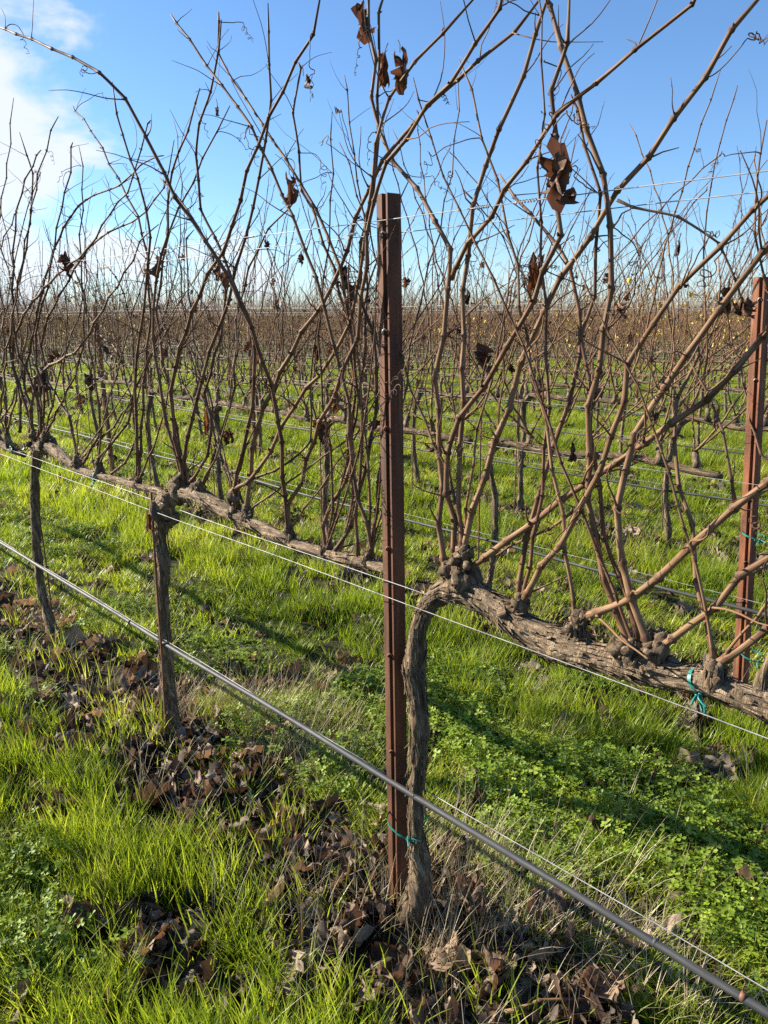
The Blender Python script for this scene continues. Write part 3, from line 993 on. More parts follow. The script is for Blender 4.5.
LEFT2_CANES = [
    ([(137, 479), (137, 433), (135, 390), (138, 345), (143, 317), (147, 273), (150, 230), (140, 187), (120, 127), (112, 83)], 5, 2.5, -0.1, 0.55),
    ([(139, 478), (142, 420), (145, 370), (150, 320), (148, 267), (143, 235), (133, 207), (113, 170), (93, 133), (72, 106)], 4.5, 2, 0.05, 0.5),
    ([(33, 437), (30, 400), (23, 383), (33, 337), (40, 300), (53, 253), (70, 217), (90, 197), (117, 187), (133, 173), (147, 160), (165, 155)], 4.5, 2.2, 0.05, 0.4),
    ([(35, 438), (24, 400), (12, 355), (23, 317), (43, 290), (63, 270), (87, 250), (110, 213), (130, 187), (140, 150), (150, 120)], 4.5, 2, -0.06, 0.5),
    ([(77, 462), (70, 420), (48, 380), (43, 333), (67, 283), (90, 247), (113, 230), (140, 217), (167, 180), (173, 140)], 4.5, 2, 0.1, 0.6),
    ([(30, 432), (33, 393), (38, 375), (50, 366), (66, 357), (80, 348), (92, 328), (108, 300), (128, 268), (145, 235), (160, 225)], 5, 2, 0.0, 0.85),
    ([(77, 462), (110, 430), (132, 400), (140, 380), (158, 345), (180, 315)], 4, 2, 0.1, 0.5),
    ([(97, 460), (117, 437), (131, 415), (134, 380), (133, 340), (128, 310), (118, 280), (102, 262)], 4, 1.8, 0.15, 0.45),
    ([(84, 462), (100, 430), (97, 395), (90, 350), (86, 310), (80, 285), (74, 265)], 4, 2, 0.1, 0.5),
    ([(42, 436), (38, 400), (28, 375), (15, 340), (13, 287), (15, 227), (23, 187), (40, 150)], 4, 2, -0.12, 0.35),
    ([(38, 436), (45, 400), (36, 360), (38, 320), (47, 290), (53, 253), (60, 213), (70, 173), (72, 142)], 4, 2, -0.05, 0.4),
    ([(47, 432), (60, 405), (75, 375), (83, 345), (84, 300), (80, 250), (83, 190), (80, 146)], 3.5, 1.6, 0.05, 0.4),
    ([(108, 478), (132, 452), (135, 425), (126, 380), (117, 350), (100, 335), (86, 310), (78, 285)], 3.5, 2, 0.2, 0.6),
    ([(20, 432), (20, 395), (10, 352), (15, 300), (26, 250), (33, 180), (25, 150), (19, 132)], 4, 2, -0.08, 0.4),
]
LEFT2_LEAVES = [(65, 255, 22, 0.12, -0.02), (107, 345, 16, 0.1, 0.08), (57, 353, 13, 0.2, 0.05), (85, 372, 24, 0.12, 0.1), (83, 394, 18, 0.6, 0.1), (40, 372, 24, 0.15, 0.05)]
front_vine('slim bare grapevine with leaning kinked trunk, first trunk from the left in the front row', 13, None,
           [(40, 446), (38, 452), (36, 470), (35, 500), (36, 525), (38, 560), (42, 590), (48, 615), (54, 635), (58, 650)],
           [13, 12, 9, 8.5, 10, 8.5, 8.5, 9, 13, 15],
           [(34, 447), (50, 448), (68, 461), (80, 470), (100, 476), (125, 482), (150, 489), (168, 495)],
           [14, 15, 12, 11, 8.5, 8.5, 8.5, 9],
           [((36, 446), (35, 436), 10), ((44, 446), (46, 436), 10), ((76, 468), (78, 461), 12), ((98, 474), (98, 463), 9), ((137, 485), (138, 478), 8)],
           LEFT2_CANES, LEFT2_LEAVES, (70, 90), 0.26, knobs=[(45, 445, 15), (56, 638, 15)], backlit_f=0.75, extra=12)  # backlit look put into the cane colour here too


# ------------------------------------------------------------------ vines grown by rule (other rows, and the front row past the frame)
def cane_path(rng, p, tilt, length, leany):
    """From p upward in the local frame (x along the row)."""
    d = Vector((math.sin(tilt), leany, math.cos(tilt))).normalized()
    pts = [p]
    n = 7
    bend = rng.gauss(0, 0.10)
    d0 = (d + Vector((rng.gauss(0, .55), rng.gauss(0, .2), -0.1))).normalized()
    for i in range(n):
        f = i / n
        dd = d0.lerp(d, min(1, f * 3.0))
        d = (d + Vector((bend + rng.gauss(0, .07), rng.gauss(0, .05), 0.0))).normalized()
        pts.append(pts[-1] + dd.normalized() * length / n)
    return pts


def make_vine(seed, lod):
    """lod 0: parts kept apart; 1: one mesh with tendrils; 2: one light mesh; 3: very light."""
    rng = random.Random(seed)
    trunk, cordon, canes, leaves, yel = MB(), MB(), [], MB(), MB()
    bend = rng.uniform(-0.06, 0.06)
    tp = [Vector((rng.gauss(0, .01) + 0.0, rng.gauss(0, .012), -0.04)), Vector((0.012, 0, 0.1)), Vector((bend, rng.gauss(0, .02), 0.4)), Vector((bend * 0.6, rng.gauss(0, .02), 0.72)), Vector((-0.01, 0, 0.93)), Vector((0.06, 0, 1.03))]
    C = catmull(tp, (0.03, 0.06, 0.15, 0.4)[lod])
    rr = rng.uniform(0.020, 0.028)
    tube(trunk, C, [rr * (1.45 - 0.55 * min(1, i / len(C) * 4)) * (1 + 0.35 * max(0, i / len(C) - 0.75) * 4) for i in range(len(C))], (12, 8, 6, 4)[lod], 0.5, 0, (0.28, 60, 12) if lod < 2 else None, seed=seed)
    z0 = 1.02
    cp = [Vector((0.0, 0, z0)), Vector((0.12, 0, z0 + 0.02)), Vector((0.45, rng.gauss(0, .015), z0 + rng.gauss(0, .015))), Vector((0.85, rng.gauss(0, .015), z0 + rng.gauss(0, .015))), Vector((1.3, 0, z0 - 0.01))]
    C = catmull(cp, (0.04, 0.08, 0.2, 0.5)[lod])
    tube(cordon, C, [lerp(0.023, 0.015, i / len(C)) * (1 + 0.3 * noise.noise(Vector((i * 0.7, seed, 0.2)))) for i in range(len(C))], (12, 8, 6, 4)[lod], 0.5, 0, (0.3, 55, 10) if lod < 2 else None, seed=seed + 3)
    if lod == 0:
        bark_strips(cordon, cp, lambda f: lerp(0.025, 0.016, f), rng, 70, 0.6)
        bark_strips(trunk, tp[1:], lambda f: rr * 1.1, rng, 40, 0.5)
    sx = 0.03
    while sx < 1.27:
        p = Vector((sx, rng.gauss(0, .008), z0 + 0.015))
        hh = rng.uniform(0.04, 0.09)
        top = p + Vector((rng.gauss(0, .015), rng.gauss(0, .012), hh))
        if lod < 3:
            Cs = [p, p.lerp(top, 0.5), top]
            tube(cordon, Cs, [0.024, 0.017, 0.020], 8 if lod < 2 else 5, 0.5, 0, (0.4, 80, 40) if lod < 2 else None)
        for _ in range(rng.choice((2, 3, 3, 4))):
            tilt = rng.gauss(0.12, 0.38)
            mb = MB()
            P = cane_path(rng, top, tilt, rng.uniform(0.85, 1.9), rng.gauss(0, 0.15))
            tn = rng.uniform(0.45, 1.0)
            r0 = rng.uniform(0.0042, 0.0062)
            if lod == 0:
                nd, _t = cane_mesh(mb, P, r0, 0.0025, rng, 7, 0.035, tn, laterals=0.28)
            elif lod == 1:
                nd, _t = cane_mesh(mb, P, r0, 0.0025, rng, 5, 0.07, tn, laterals=0.45)
            elif lod == 2:
                nd = []
                tube(mb, P, [lerp(r0, 0.003, i / 7) for i in range(8)], 4, tn)
                for _q in range(6):
                    b = P[rng.randrange(2, 8)]
                    e = b + Vector((rng.gauss(0, .10), rng.gauss(0, .07), rng.uniform(0.02, 0.16)))
                    tube(mb, [b, b.lerp(e, .5) + Vector((rng.gauss(0, .015), 0, 0.01)), e], [0.0022, 0.002, 0.0014], 3, tn * 0.8)
            else:
                nd = []
                Q = [P[0], P[2], P[5], P[7]]
                tube(mb, Q, [0.0055, 0.005, 0.004, 0.003], 3, tn, cap=False)
            ten = []
            for (q, n, t, r_) in nd[2:]:
                if rng.random() < (0.22 if lod == 0 else 0.16) and len(ten) < 3:
                    tb = MB()
                    tendril_mesh(tb, q, n, t, r_, rng, 3, 0.0012)
                    ten.append(tb)
            lf = None
            if rng.random() < 0.22 and lod < 3:
                lf = MB()
                q = P[rng.randrange(2, 6)]
                if lod == 0:
                    hang_leaf(lf, q, rng.uniform(0.05, 0.09), rng, rng.uniform(0.1, 0.5))
                else:
                    m = Matrix.Translation(q - Vector((0, 0, 0.03))) @ Matrix.Rotation(rng.uniform(0, 6), 4, 'Z') @ Matrix.Rotation(1.5, 4, 'Y')
                    leaf_shape(lf, m, 0.045, rng, 1.2, 1.5, 0.6, rng.uniform(0.1, 0.5), 3, 12)
            canes.append((mb, ten, lf, P))
        sx += rng.uniform(0.15, 0.24)
    return trunk, cordon, canes


def join_into(dst, src, mi):
    dst.add(src.v, src.f, src.st, src.tone, mi)


def vine_single(seed, lod, yellow=0):
    trunk, cordon, canes = make_vine(seed, lod)
    rng = random.Random(seed + 77)
    mb = MB()
    join_into(mb, trunk, 0)
    join_into(mb, cordon, 0)
    for c, ten, lf, P in canes:
        join_into(mb, c, 2)
        for t in ten:
            join_into(mb, t, 2)
        if lf:
            join_into(mb, lf, 3)
    for _ in range(yellow):
        c = rng.choice(canes)
        q = c[3][rng.randrange(1, 6)] + Vector((rng.gauss(0, .03), rng.gauss(0, .03), rng.gauss(0, .03)))
        m = Matrix.Translation(q) @ Matrix.Rotation(rng.uniform(0, 6), 4, 'Z') @ Matrix.Rotation(rng.uniform(0.8, 1.9), 4, 'Y')
        leaf_shape(mb, m, rng.uniform(0.035, 0.065), rng, 0.6, 0.8, 0.3, 0.5, 2, 10, 4)
    return mb.mesh('bare_grapevine', [M['bark'], M['old'], M['cane'], M['deadleaf'], M['yellow']])


VINE_RZ = math.atan2(-D2.y, -D2.x)          # local +x runs toward the camera's right
ORD = ['zeroth', 'first', 'second', 'third', 'fourth', 'fifth', 'sixth', 'seventh', 'eighth', 'ninth', 'tenth', 'eleventh', 'twelfth', 'thirteenth', 'fourteenth', 'fifteenth',
       'sixteenth', 'seventeenth', 'eighteenth', 'nineteenth', 'twentieth'] + ['twenty-' + w for w in ('first', 'second', 'third', 'fourth', 'fifth', 'sixth', 'seventh', 'eighth', 'ninth')]

rng = random.Random(5)
spots = []
for k in range(2, 70):
    for i in range(-90, 190):
        s = 1.05 - (0.15 if (k == 2 and i == 0) else 0) + VINE_STEP * i + random.Random(k * 1000 + i).gauss(0, 0.05) + (k % 3) * 0.11
        p = rowpt(k, s, 0, random.Random(k * 999 + i).gauss(0, 0.02))
        if p.y < 0.3 or p.length > 150:
            continue
        a = math.degrees(math.atan2(p.x, p.y))
        if abs(a) > 33 + 40 / max(1, p.length):
            continue
        spots.append((p.length, k, i, p, a))
spots.sort(key=lambda t: t[0])

protos0 = [make_vine(100 + j, 0) for j in range(5)]
proto0_mesh = []
for (trunk, cordon, canes) in protos0:
    proto0_mesh.append((trunk.mesh('trunk', M['bark']), cordon.mesh('cordon', M['bark']),
                        [(c.mesh('cane', M['cane']), [t.mesh('tendril', M['cane']) for t in ten], lf.mesh('dead_leaf', M['deadleaf']) if lf else None) for c, ten, lf, P in canes]))
mesh1 = [vine_single(200 + j, 1, (0, 0, 2, 5, 0, 1)[j]) for j in range(6)]
mesh2 = [vine_single(300 + j, 2, (0, 3, 22, 6, 1, 45)[j]) for j in range(6)]
mesh3 = [vine_single(400 + j, 3, (0, 1, 26, 7)[j]) for j in range(4)]


def link(o, parent=None):
    COL.objects.link(o)
    if parent is not None:
        o.parent = parent
    return o


def detailed_vine(p, rz, j, mirror=1.0):
    root = empty('grapevine', p, rz)
    root.scale = (1, mirror, random.Random(j + int(p[0] * 100)).uniform(0.95, 1.05))
    tm, cm, cs = proto0_mesh[j]
    link(bpy.data.objects.new('trunk', tm), root)
    link(bpy.data.objects.new('cordon', cm), root)
    for (c, ten, lf) in cs:
        co = link(bpy.data.objects.new('cane', c), root)
        for t in ten:
            link(bpy.data.objects.new('tendril', t), co)
        if lf:
            link(bpy.data.objects.new('dead_leaf', lf), co)
    return root


chosen = spots[:285]
byrow = {}
for (dist, k, i, p, a) in chosen:
    q = project(Vector((p.x, p.y, 0.5)))
    byrow.setdefault(k, []).append((q[0] if q else 9999, dist, i, p))
n_det = 0
for k, lst in byrow.items():
    lst.sort(key=lambda t: -t[0])
    inside = [t for t in lst if 0 <= t[0] <= 768]
    for t in lst:
        pxx, dist, i, p = t
        rs = random.Random(k * 7919 + i)
        mir = rs.choice((1, -1))
        if dist < 8.2:
            o = detailed_vine((p.x, p.y, 0), VINE_RZ + rs.gauss(0, 0.03), rs.randrange(5), mir)
        else:
            me = rs.choice(mesh1) if dist < 17 else rs.choice(mesh2)
            if k in (6, 7, 8, 9) and pxx > 480 and rs.random() < 0.6:
                me = mesh2[5] if rs.random() < 0.6 else mesh2[2]
            o = link(bpy.data.objects.new('bare_grapevine', me))
            o.location = (p.x, p.y, 0)
            o.rotation_euler = (0, 0, VINE_RZ + rs.gauss(0, 0.04))
            o.scale = (1, mir, rs.uniform(0.92, 1.08))
        row = ORD[k]
        grp = 'grapevines of the %s row' % row
        if t in inside:
            n = inside.index(t) + 1
            m = len(inside) + 1 - n
            if k <= 6:
                w = ('%s trunk from the right' % ORD[n]) if n <= m else ('%s trunk from the left' % ORD[m])
                lab = 'leafless grapevine in the %s row from the camera, %s' % (row, w)
            else:
                lab = 'distant leafless grapevine somewhere along the %s row back' % row
        elif k <= 6:
            out = [z for z in lst if (z[0] > 768) == (pxx > 768) and not (0 <= z[0] <= 768)]
            out.sort(key=lambda z: abs(z[0] - 384))
            n = out.index(t) + 1
            lab = 'leafless grapevine of the %s row with its trunk past the %s edge, %s one out' % (row, 'right' if pxx > 768 else 'left', ORD[n])
        else:
            lab = 'distant leafless grapevine somewhere along the %s row back' % row
        tag(o, lab, 'grapevine', grp)

# the front row past the left edge of the frame, and the row behind the camera (their shade falls into view)
for i in (3, 4, 5):
    p = rowpt(1, S0 + VINE_STEP * i)
    o = detailed_vine((p.x, p.y, 0), VINE_RZ, i % 5)
    tag(o, 'leafless grapevine of the front row past the left edge, %s one out' % ORD[i - 2], 'grapevine', 'grapevines of the front row')
for i in (1, 3, 4):
    p = rowpt(0, S0 + 0.3 + VINE_STEP * i)
    o = link(bpy.data.objects.new('bare_grapevine', mesh1[i % 6]))
    o.location = (p.x, p.y, 0)
    o.rotation_euler = (0, 0, VINE_RZ)
    tag(o, 'leafless grapevine of the row behind the camera, %s along it' % ORD[i + 1], 'grapevine', 'grapevines behind the camera')


# ------------------------------------------------------------------ scatter by geometry nodes (grass, leaves on the ground, the far vines)
def scatter(name, label, pts, rots, scl, idx, tint, meshes):
    me = bpy.data.meshes.new(name)
    me.from_pydata([tuple(p) for p in pts], [], [])
    for nm, typ, dat, key in (('rot', 'FLOAT_VECTOR', [c for r in rots for c in r], 'vector'), ('scl', 'FLOAT_VECTOR', [c for s in scl for c in s], 'vector'),
                              ('idx', 'INT', idx, 'value'), ('tint', 'FLOAT', tint, 'value')):
        me.attributes.new(nm, typ, 'POINT').data.foreach_set(key, dat)
    col = bpy.data.collections.new(name + ' kinds')
    for j, m in enumerate(meshes):
        col.objects.link(bpy.data.objects.new('%s_kind_%02d' % (name, j), m))
    g = bpy.data.node_groups.new(name, 'GeometryNodeTree')
    g.interface.new_socket('Geometry', in_out='INPUT', socket_type='NodeSocketGeometry')
    g.interface.new_socket('Geometry', in_out='OUTPUT', socket_type='NodeSocketGeometry')
    nn, ll = g.nodes, g.links
    gi, go = nn.new('NodeGroupInput'), nn.new('NodeGroupOutput')
    ip = nn.new('GeometryNodeInstanceOnPoints')
    ci = nn.new('GeometryNodeCollectionInfo')
    ci.inputs['Collection'].default_value = col
    ci.inputs['Separate Children'].default_value = True
    ci.inputs['Reset Children'].default_value = True

    def named(nm, typ):
        n = nn.new('GeometryNodeInputNamedAttribute')
        n.data_type = typ
        n.inputs['Name'].default_value = nm
        return n.outputs['Attribute']
    er = nn.new('FunctionNodeEulerToRotation')
    ll.new(named('rot', 'FLOAT_VECTOR'), er.inputs[0])
    ll.new(gi.outputs[0], ip.inputs['Points'])
    ll.new(ci.outputs[0], ip.inputs['Instance'])
    ip.inputs['Pick Instance'].default_value = True
    ll.new(named('idx', 'INT'), ip.inputs['Instance Index'])
    ll.new(er.outputs[0], ip.inputs['Rotation'])
    ll.new(named('scl', 'FLOAT_VECTOR'), ip.inputs['Scale'])
    ll.new(ip.outputs[0], go.inputs[0])
    o = bpy.data.objects.new(name, me)
    COL.objects.link(o)
    md = o.modifiers.new('scatter', 'NODES')
    md.node_group = g
    tag(o, label, None, None, 'stuff')
    return o


far = spots[285:]
rs = random.Random(31)
scatter('far_vines', 'brown mass of leafless vines filling the distance up to the horizon',
        [p for (_, k, i, p, a) in far], [(0, 0, VINE_RZ + rs.gauss(0, .05) + (math.pi if rs.random() < .3 else 0)) for _ in far],
        [(1, 1, rs.uniform(0.82, 1.22)) for _ in far],
        [(rs.choice((2, 3)) if (k in (8, 9, 10, 11, 12) and a > 5 and rs.random() < .6) else rs.choice((0, 1, 0, 1, 3))) for (_, k, i, p, a) in far], [rs.random() for _ in far], mesh3)


def blade(mb, rng, base, h, w, lean, yaw, tone, segs=4, droop=1.0):
    d = Vector((math.cos(yaw), math.sin(yaw), 0))
    s = Vector((-math.sin(yaw), math.cos(yaw), 0))
    tw = rng.uniform(-0.6, 0.6)
    vs = []
    p = Vector(base)
    ang = lean
    for i in range(segs + 1):
        f = i / segs
        ww = w * (1 - f ** 1.8) * (0.7 + 0.3 * min(1, f * 4))
        ss = (s * math.cos(tw * f) + d * math.sin(tw * f) * 0.6)
        vs += [p - ss * ww * 0.5, p + ss * ww * 0.5]
        ang += droop * rng.uniform(0.05, 0.28)
        p = p + (d * math.sin(ang) + Vector((0, 0, math.cos(ang)))) * h / segs
    fs = [(2 * i, 2 * i + 1, 2 * i + 3, 2 * i + 2) for i in range(segs)]
    mb.add(vs, fs, None, tone)


def tuft(seed, n, rad, h0, h1, w0, w1, lean, droop=1.0, segs=4):
    rng = random.Random(seed)
    mb = MB()
    for _ in range(n):
        a, r = rng.uniform(0, 6.283), rad * math.sqrt(rng.random())
        b = (r * math.cos(a), r * math.sin(a), -0.01)
        blade(mb, rng, b, rng.uniform(h0, h1), rng.uniform(w0, w1), abs(rng.gauss(0.06, lean)), a + rng.gauss(0, 0.9), rng.random(), segs, droop)
    return mb


def clover(seed, n=26, rad=0.10):
    rng = random.Random(seed)
    mb = MB()
    for _ in range(n):
        a, r = rng.uniform(0, 6.283), rad * math.sqrt(rng.random())
        h = rng.uniform(0.025, 0.085)
        c = Vector((r * math.cos(a), r * math.sin(a), h))
        b = c + Vector((rng.gauss(0, .012), rng.gauss(0, .012), 0))
        b.z = -0.005
        tn = rng.random()
        tube(mb, [b, b.lerp(c, 0.6), c], [0.0009, 0.0008, 0.0007], 3, tn, cap=False)
        sz = rng.uniform(0.008, 0.016)
        y0 = rng.uniform(0, 6.28)
        tilt = Vector((rng.gauss(0, .3), rng.gauss(0, .3), 1)).normalized()
        q = Vector((0, 0, 1)).rotation_difference(tilt)
        for j in range(3):
            y = y0 + j * 2.094
            pts = [(0, 0, 0), (0.45, 0.30, 0.10), (0.85, 0.46, 0.16), (1.08, 0.28, 0.10), (0.98, 0, 0.02), (1.08, -0.28, 0.10), (0.85, -0.46, 0.16), (0.45, -0.30, 0.10)]
            vs = []
            for (x, yy, z) in pts:
                v = Vector((x * math.cos(y) - yy * math.sin(y), x * math.sin(y) + yy * math.cos(y), z)) * sz
                v.rotate(q)
                vs.append(c + v)
            mb.add(vs, [(0, 1, 2, 3, 4), (0, 4, 5, 6, 7)], None, tn)
    return mb


def litter(seed):
    rng = random.Random(seed)
    mb = MB()
    m = Matrix.Rotation(rng.uniform(-.35, .35), 4, 'X') @ Matrix.Rotation(rng.uniform(-.35, .35), 4, 'Y')
    leaf_shape(mb, m, 0.075, rng, fold=rng.uniform(0.05, 0.7), curl=rng.choice((-1, 1)) * rng.uniform(0.2, 1.7), crumple=rng.uniform(0.25, 0.55), tone=rng.uniform(0.3, 0.7), rings=7, seg=40, fine=0.35)
    st = Vector((-0.04, 0, 0.01))
    tube(mb, [st, st + Vector((-0.025, 0.008, 0.006)), st + Vector((-0.05, 0.004, 0.0))], [0.0014, 0.0011, 0.001], 4, 0.5)
    return mb


NRNG = np.random.default_rng(8)


def fbm(x, y, sc, z=0.0):
    return noise.noise(Vector((x * sc, y * sc, z))) + 0.5 * noise.noise(Vector((x * sc * 2.1, y * sc * 2.1, z + 5)))


def u_of(x, y):
    """signed distance across to the nearest row line (negative on the camera's side)"""
    c = x * N2.x + y * N2.y
    k = round((c - ROW1) / PITCH_ROWS)
    return c - (ROW1 + k * PITCH_ROWS)


BARE_SPOTS = [(*onground(x, y).xy, r, w) for (x, y, r, w) in ((120, 705, 0.42, 0.75), (195, 745, 0.34, 0.7), (245, 775, 0.25, 0.6), (330, 880, 0.24, 0.7), (400, 960, 0.24, 0.9), (470, 970, 0.22, 0.8), (570, 985, 0.2, 0.7), (60, 660, 0.3, 0.6),
              (150, 950, 0.09, 0.6), (85, 935, 0.08, 0.6), (205, 940, 0.07, 0.5), (140, 1005, 0.09, 0.6), (560, 800, 0.12, 0.35), (700, 690, 0.3, 0.5), (600, 850, 0.1, 0.4), (740, 890, 0.12, 0.4))]
DRY_SPOTS = [(*onground(x, y).xy, r) for (x, y, r) in ((500, 905, 0.16), (560, 925, 0.2), (620, 960, 0.2), (460, 880, 0.12), (300, 745, 0.3), (270, 725, 0.3), (330, 800, 0.2), (90, 640, 0.35), (640, 1000, 0.15), (440, 990, 0.12))]
CLOVER_SPOTS = [(*onground(x, y).xy, r) for (x, y, r) in ((20, 880, 0.16), (30, 950, 0.14), (520, 770, 0.2), (600, 800, 0.25), (690, 830, 0.3), (560, 860, 0.15), (430, 700, 0.25), (720, 900, 0.2), (250, 660, 0.3))]


def spot(lst, x, y):
    return max(math.exp(-((x - q[0]) ** 2 + (y - q[1]) ** 2) / (q[2] ** 2)) * (q[3] if len(q) > 3 else 1) for q in lst)


def bare(x, y):
    """1 where the ground is bare and littered, 0 in full grass."""
    u = u_of(x, y)
    v = 1 - min(1, max(0, (abs(u + 0.06) - 0.08) / 0.22))
    v = v * 0.92 + 0.65 * fbm(x, y, 1.9, 4.0) + 0.18 * fbm(x, y, 6.0, 9.0)
    v += 0.42 * max(0, fbm(x, y, 0.8, 21.0) - 0.15)
    if y < 8:
        v += spot(BARE_SPOTS, x, y) * (0.9 + 0.5 * fbm(x, y, 7.0, 3.0))
    return min(1, max(0, v))


def sector_points(n, r0, r1, half):
    out = []
    half = R(half)
    for a, q in zip(NRNG.uniform(-half, half, n), NRNG.random(n)):
        r = math.sqrt(r0 * r0 + q * (r1 * r1 - r0 * r0))
        out.append((r * math.sin(a), r * math.cos(a)))
    return out


def rnd():
    return float(NRNG.random())


GRASS, DRY, CLOV, LIT = [], [], [], []
for (n, r0, r1, half, size) in ((24000, 0.35, 3.2, 46, 1.0), (24000, 3.2, 7.0, 38, 1.05), (24000, 7.0, 14, 35, 1.35), (24000, 14, 32, 34, 2.0)):
    for (x, y) in sector_points(n, r0, r1, half):
        b = bare(x, y)
        u = u_of(x, y)
        cl_n = fbm(x, y, 1.15, 33.0) + (0.8 * spot(CLOVER_SPOTS, x, y) if y < 5 else 0)
        clov_here = cl_n > 0.30
        if math.hypot(x - 0.07, y - 1.66) < 0.17 and rnd() < 0.85:
            continue
        gap = min(1, max(0.05, 0.58 + 1.5 * fbm(x, y, 4.2, 60.0))) if r1 < 8 else 1
        if rnd() < gap * max(0.10, (1 - b) ** 1.2) * (0.62 if clov_here and r1 < 8 else 1.0):
            patch = fbm(x, y, 0.9, 12.0)
            hgt = (0.72 + 0.45 * fbm(x, y, 2.2, 40.0)) * (0.75 + 0.5 * rnd())
            hgt *= 0.60 if u > 0 or u < -1.0 else 1.08
            GRASS.append((x, y, (size ** 0.6) * max(0.35, hgt), size, 0.52 + (0.07 if u > 0 else 0) + 0.30 * patch + 0.26 * (rnd() - 0.5)))
for (n, r0, r1, half) in ((9000, 0.35, 3.5, 46), (6500, 3.5, 8, 38), (4500, 8, 20, 34)):
    for (x, y) in sector_points(n, r0, r1, half):
        u = u_of(x, y)
        v = math.exp(-((u - 0.12) / 0.26) ** 2) * (0.12 + 1.0 * fbm(x, y, 1.9, 50.0)) + 0.02
        if y < 7:
            v = v * 0.8 + 0.30 * spot(DRY_SPOTS, x, y)
        if rnd() < v:
            DRY.append((x, y, (0.7 + 0.6 * rnd()), 1.0 if r1 < 10 else 1.6, rnd()))
for (n, r0, r1, half) in ((9000, 0.35, 3.5, 46), (8000, 3.5, 9, 38)):
    for (x, y) in sector_points(n, r0, r1, half):
        cl_n = fbm(x, y, 1.15, 33.0) + (0.8 * spot(CLOVER_SPOTS, x, y) if y < 5 else 0)
        if cl_n > 0.18 and rnd() < (1 - bare(x, y)) * min(1, (cl_n - 0.18) * 4) * 0.5:
            CLOV.append((x, y, 0.6 + 0.9 * rnd() ** 2, 0.8 + 0.5 * rnd(), 0.45 + 0.4 * (rnd() - 0.5)))
for (n, r0, r1, half, f) in ((9000, 0.35, 3.5, 46, 1), (9000, 3.5, 8, 38, 1), (7000, 8, 18, 34, 1.4)):
    for (x, y) in sector_points(n, r0, r1, half):
        b = bare(x, y)
        if math.hypot(x - 0.07, y - 1.71) < 0.11:
            continue
        if rnd() < (b ** 1.5) * 0.44 + 0.04 + 0.22 * max(0, -fbm(x, y, 4.2, 60.0)):
            LIT.append((x, y, f * (0.5 + 0.65 * rnd()), f, min(1, max(0, 0.50 + 0.95 * (rnd() - 0.5)))))


def do_scatter(name, label, data, meshes, tilt, lift=0.0, flat=None):
    pts = [(x, y, ground_z(x, y) + (lift * rnd())) for (x, y, h, s, t) in data]
    rots = [((rnd() - .5) * tilt, (rnd() - .5) * tilt, rnd() * 6.283) for _ in data]
    scl = [((h, h, h) if flat else (s, s, h)) for (x, y, h, s, t) in data]
    idx = [int(rnd() * len(meshes)) % len(meshes) for _ in data]
    tint = [min(1, max(0, t)) for (x, y, h, s, t) in data]
    return scatter(name, label, pts, rots, scl, idx, tint, meshes)


do_scatter('grass', 'bright green young grass between the vine rows', GRASS,
           [tuft(500 + j, 9, 0.035, 0.07, 0.20, 0.0032, 0.0062, 0.17, 0.6).mesh('grass', M['grass']) for j in range(8)], 0.3)
do_scatter('dry_grass', 'straw coloured dead grass stalks under the vines', DRY,
           [tuft(600 + j, 9, 0.05, 0.10, 0.30, 0.0012, 0.0026, 0.38, 0.7).mesh('dry_grass', M['dry']) for j in range(5)], 0.4)
do_scatter('clover', 'low green clover in patches between the rows', CLOV,
           [clover(700 + j).mesh('clover', M['clover']) for j in range(6)], 0.15)
do_scatter('leaf_litter', 'carpet of dead brown vine leaves under the rows', LIT,
           [litter(800 + j).mesh('leaf_litter', M['litter']) for j in range(14)], 0.55, 0.010, True)

# ------------------------------------------------------------------ posts
PROFILE = [(-.036, 0.0), (-.012, 0.0), (-.012, -.018), (-.001, -.018), (-.001, -.004), (.006, -.004), (.006, -.042), (-.002, -.042), (-.006, -.026), (-.036, -.008)]


def make_post(base, top, label, group='steel trellis posts', clips=True, scale=1.0, turn=0.0, mat='rust'):
    root = empty('steel_post', base)
    tag(root, label, 'post', group)
    ax = Vector((-D2.x, -D2.y, 0))
    bx = Vector((-N2.x, -N2.y, 0))
    ax.rotate(Euler((0, 0, -R(turn))))
    bx.rotate(Euler((0, 0, -R(turn))))
    axis = top - base
    mb = MB()
    n = len(PROFILE)
    segs = 24
    vs = []
    for i in range(segs + 1):
        f = lerp(-0.12 / axis.length, 1, i / segs)
        for (a, b) in PROFILE:
            j = 0.0006 * noise.noise(Vector((a * 90, b * 90, f * 40)))
            vs.append(axis * f + ax * ((a + 0.010) * scale + j) + bx * ((b + 0.022) * scale + j))
    fs = []
    for i in range(segs):
        for j in range(n):
            k = (j + 1) % n
            fs.append((i * n + k, i * n + j, (i + 1) * n + j, (i + 1) * n + k))
    fs.append(tuple(segs * n + j for j in range(n - 1, -1, -1)))
    mb.add(vs, fs)
    mb.build('steel_profile', M[mat], root, smooth=False)
    if clips:
        z = axis.length - 0.10
        while z > 0.25:
            cb = MB()
            p = axis.normalized() * z + ax * (-.012 + .010) * scale + bx * (0.022 - .004) * scale
            q = [p + ax * -0.006, p + bx * 0.009 + ax * 0.001 + Vector((0, 0, 0.006)), p + bx * 0.008 + ax * 0.006 + Vector((0, 0, 0.014)), p + ax * 0.010 + Vector((0, 0, 0.010))]
            tube(cb, catmull(q, 0.004), 0.0026, 6)
            cb.build('wire_hook', M['clip'] if z > axis.length - 0.45 else M['rustclip'], root)
            z -= 0.26 * random.Random(int(z * 977)).uniform(0.55, 1.35)
    return root


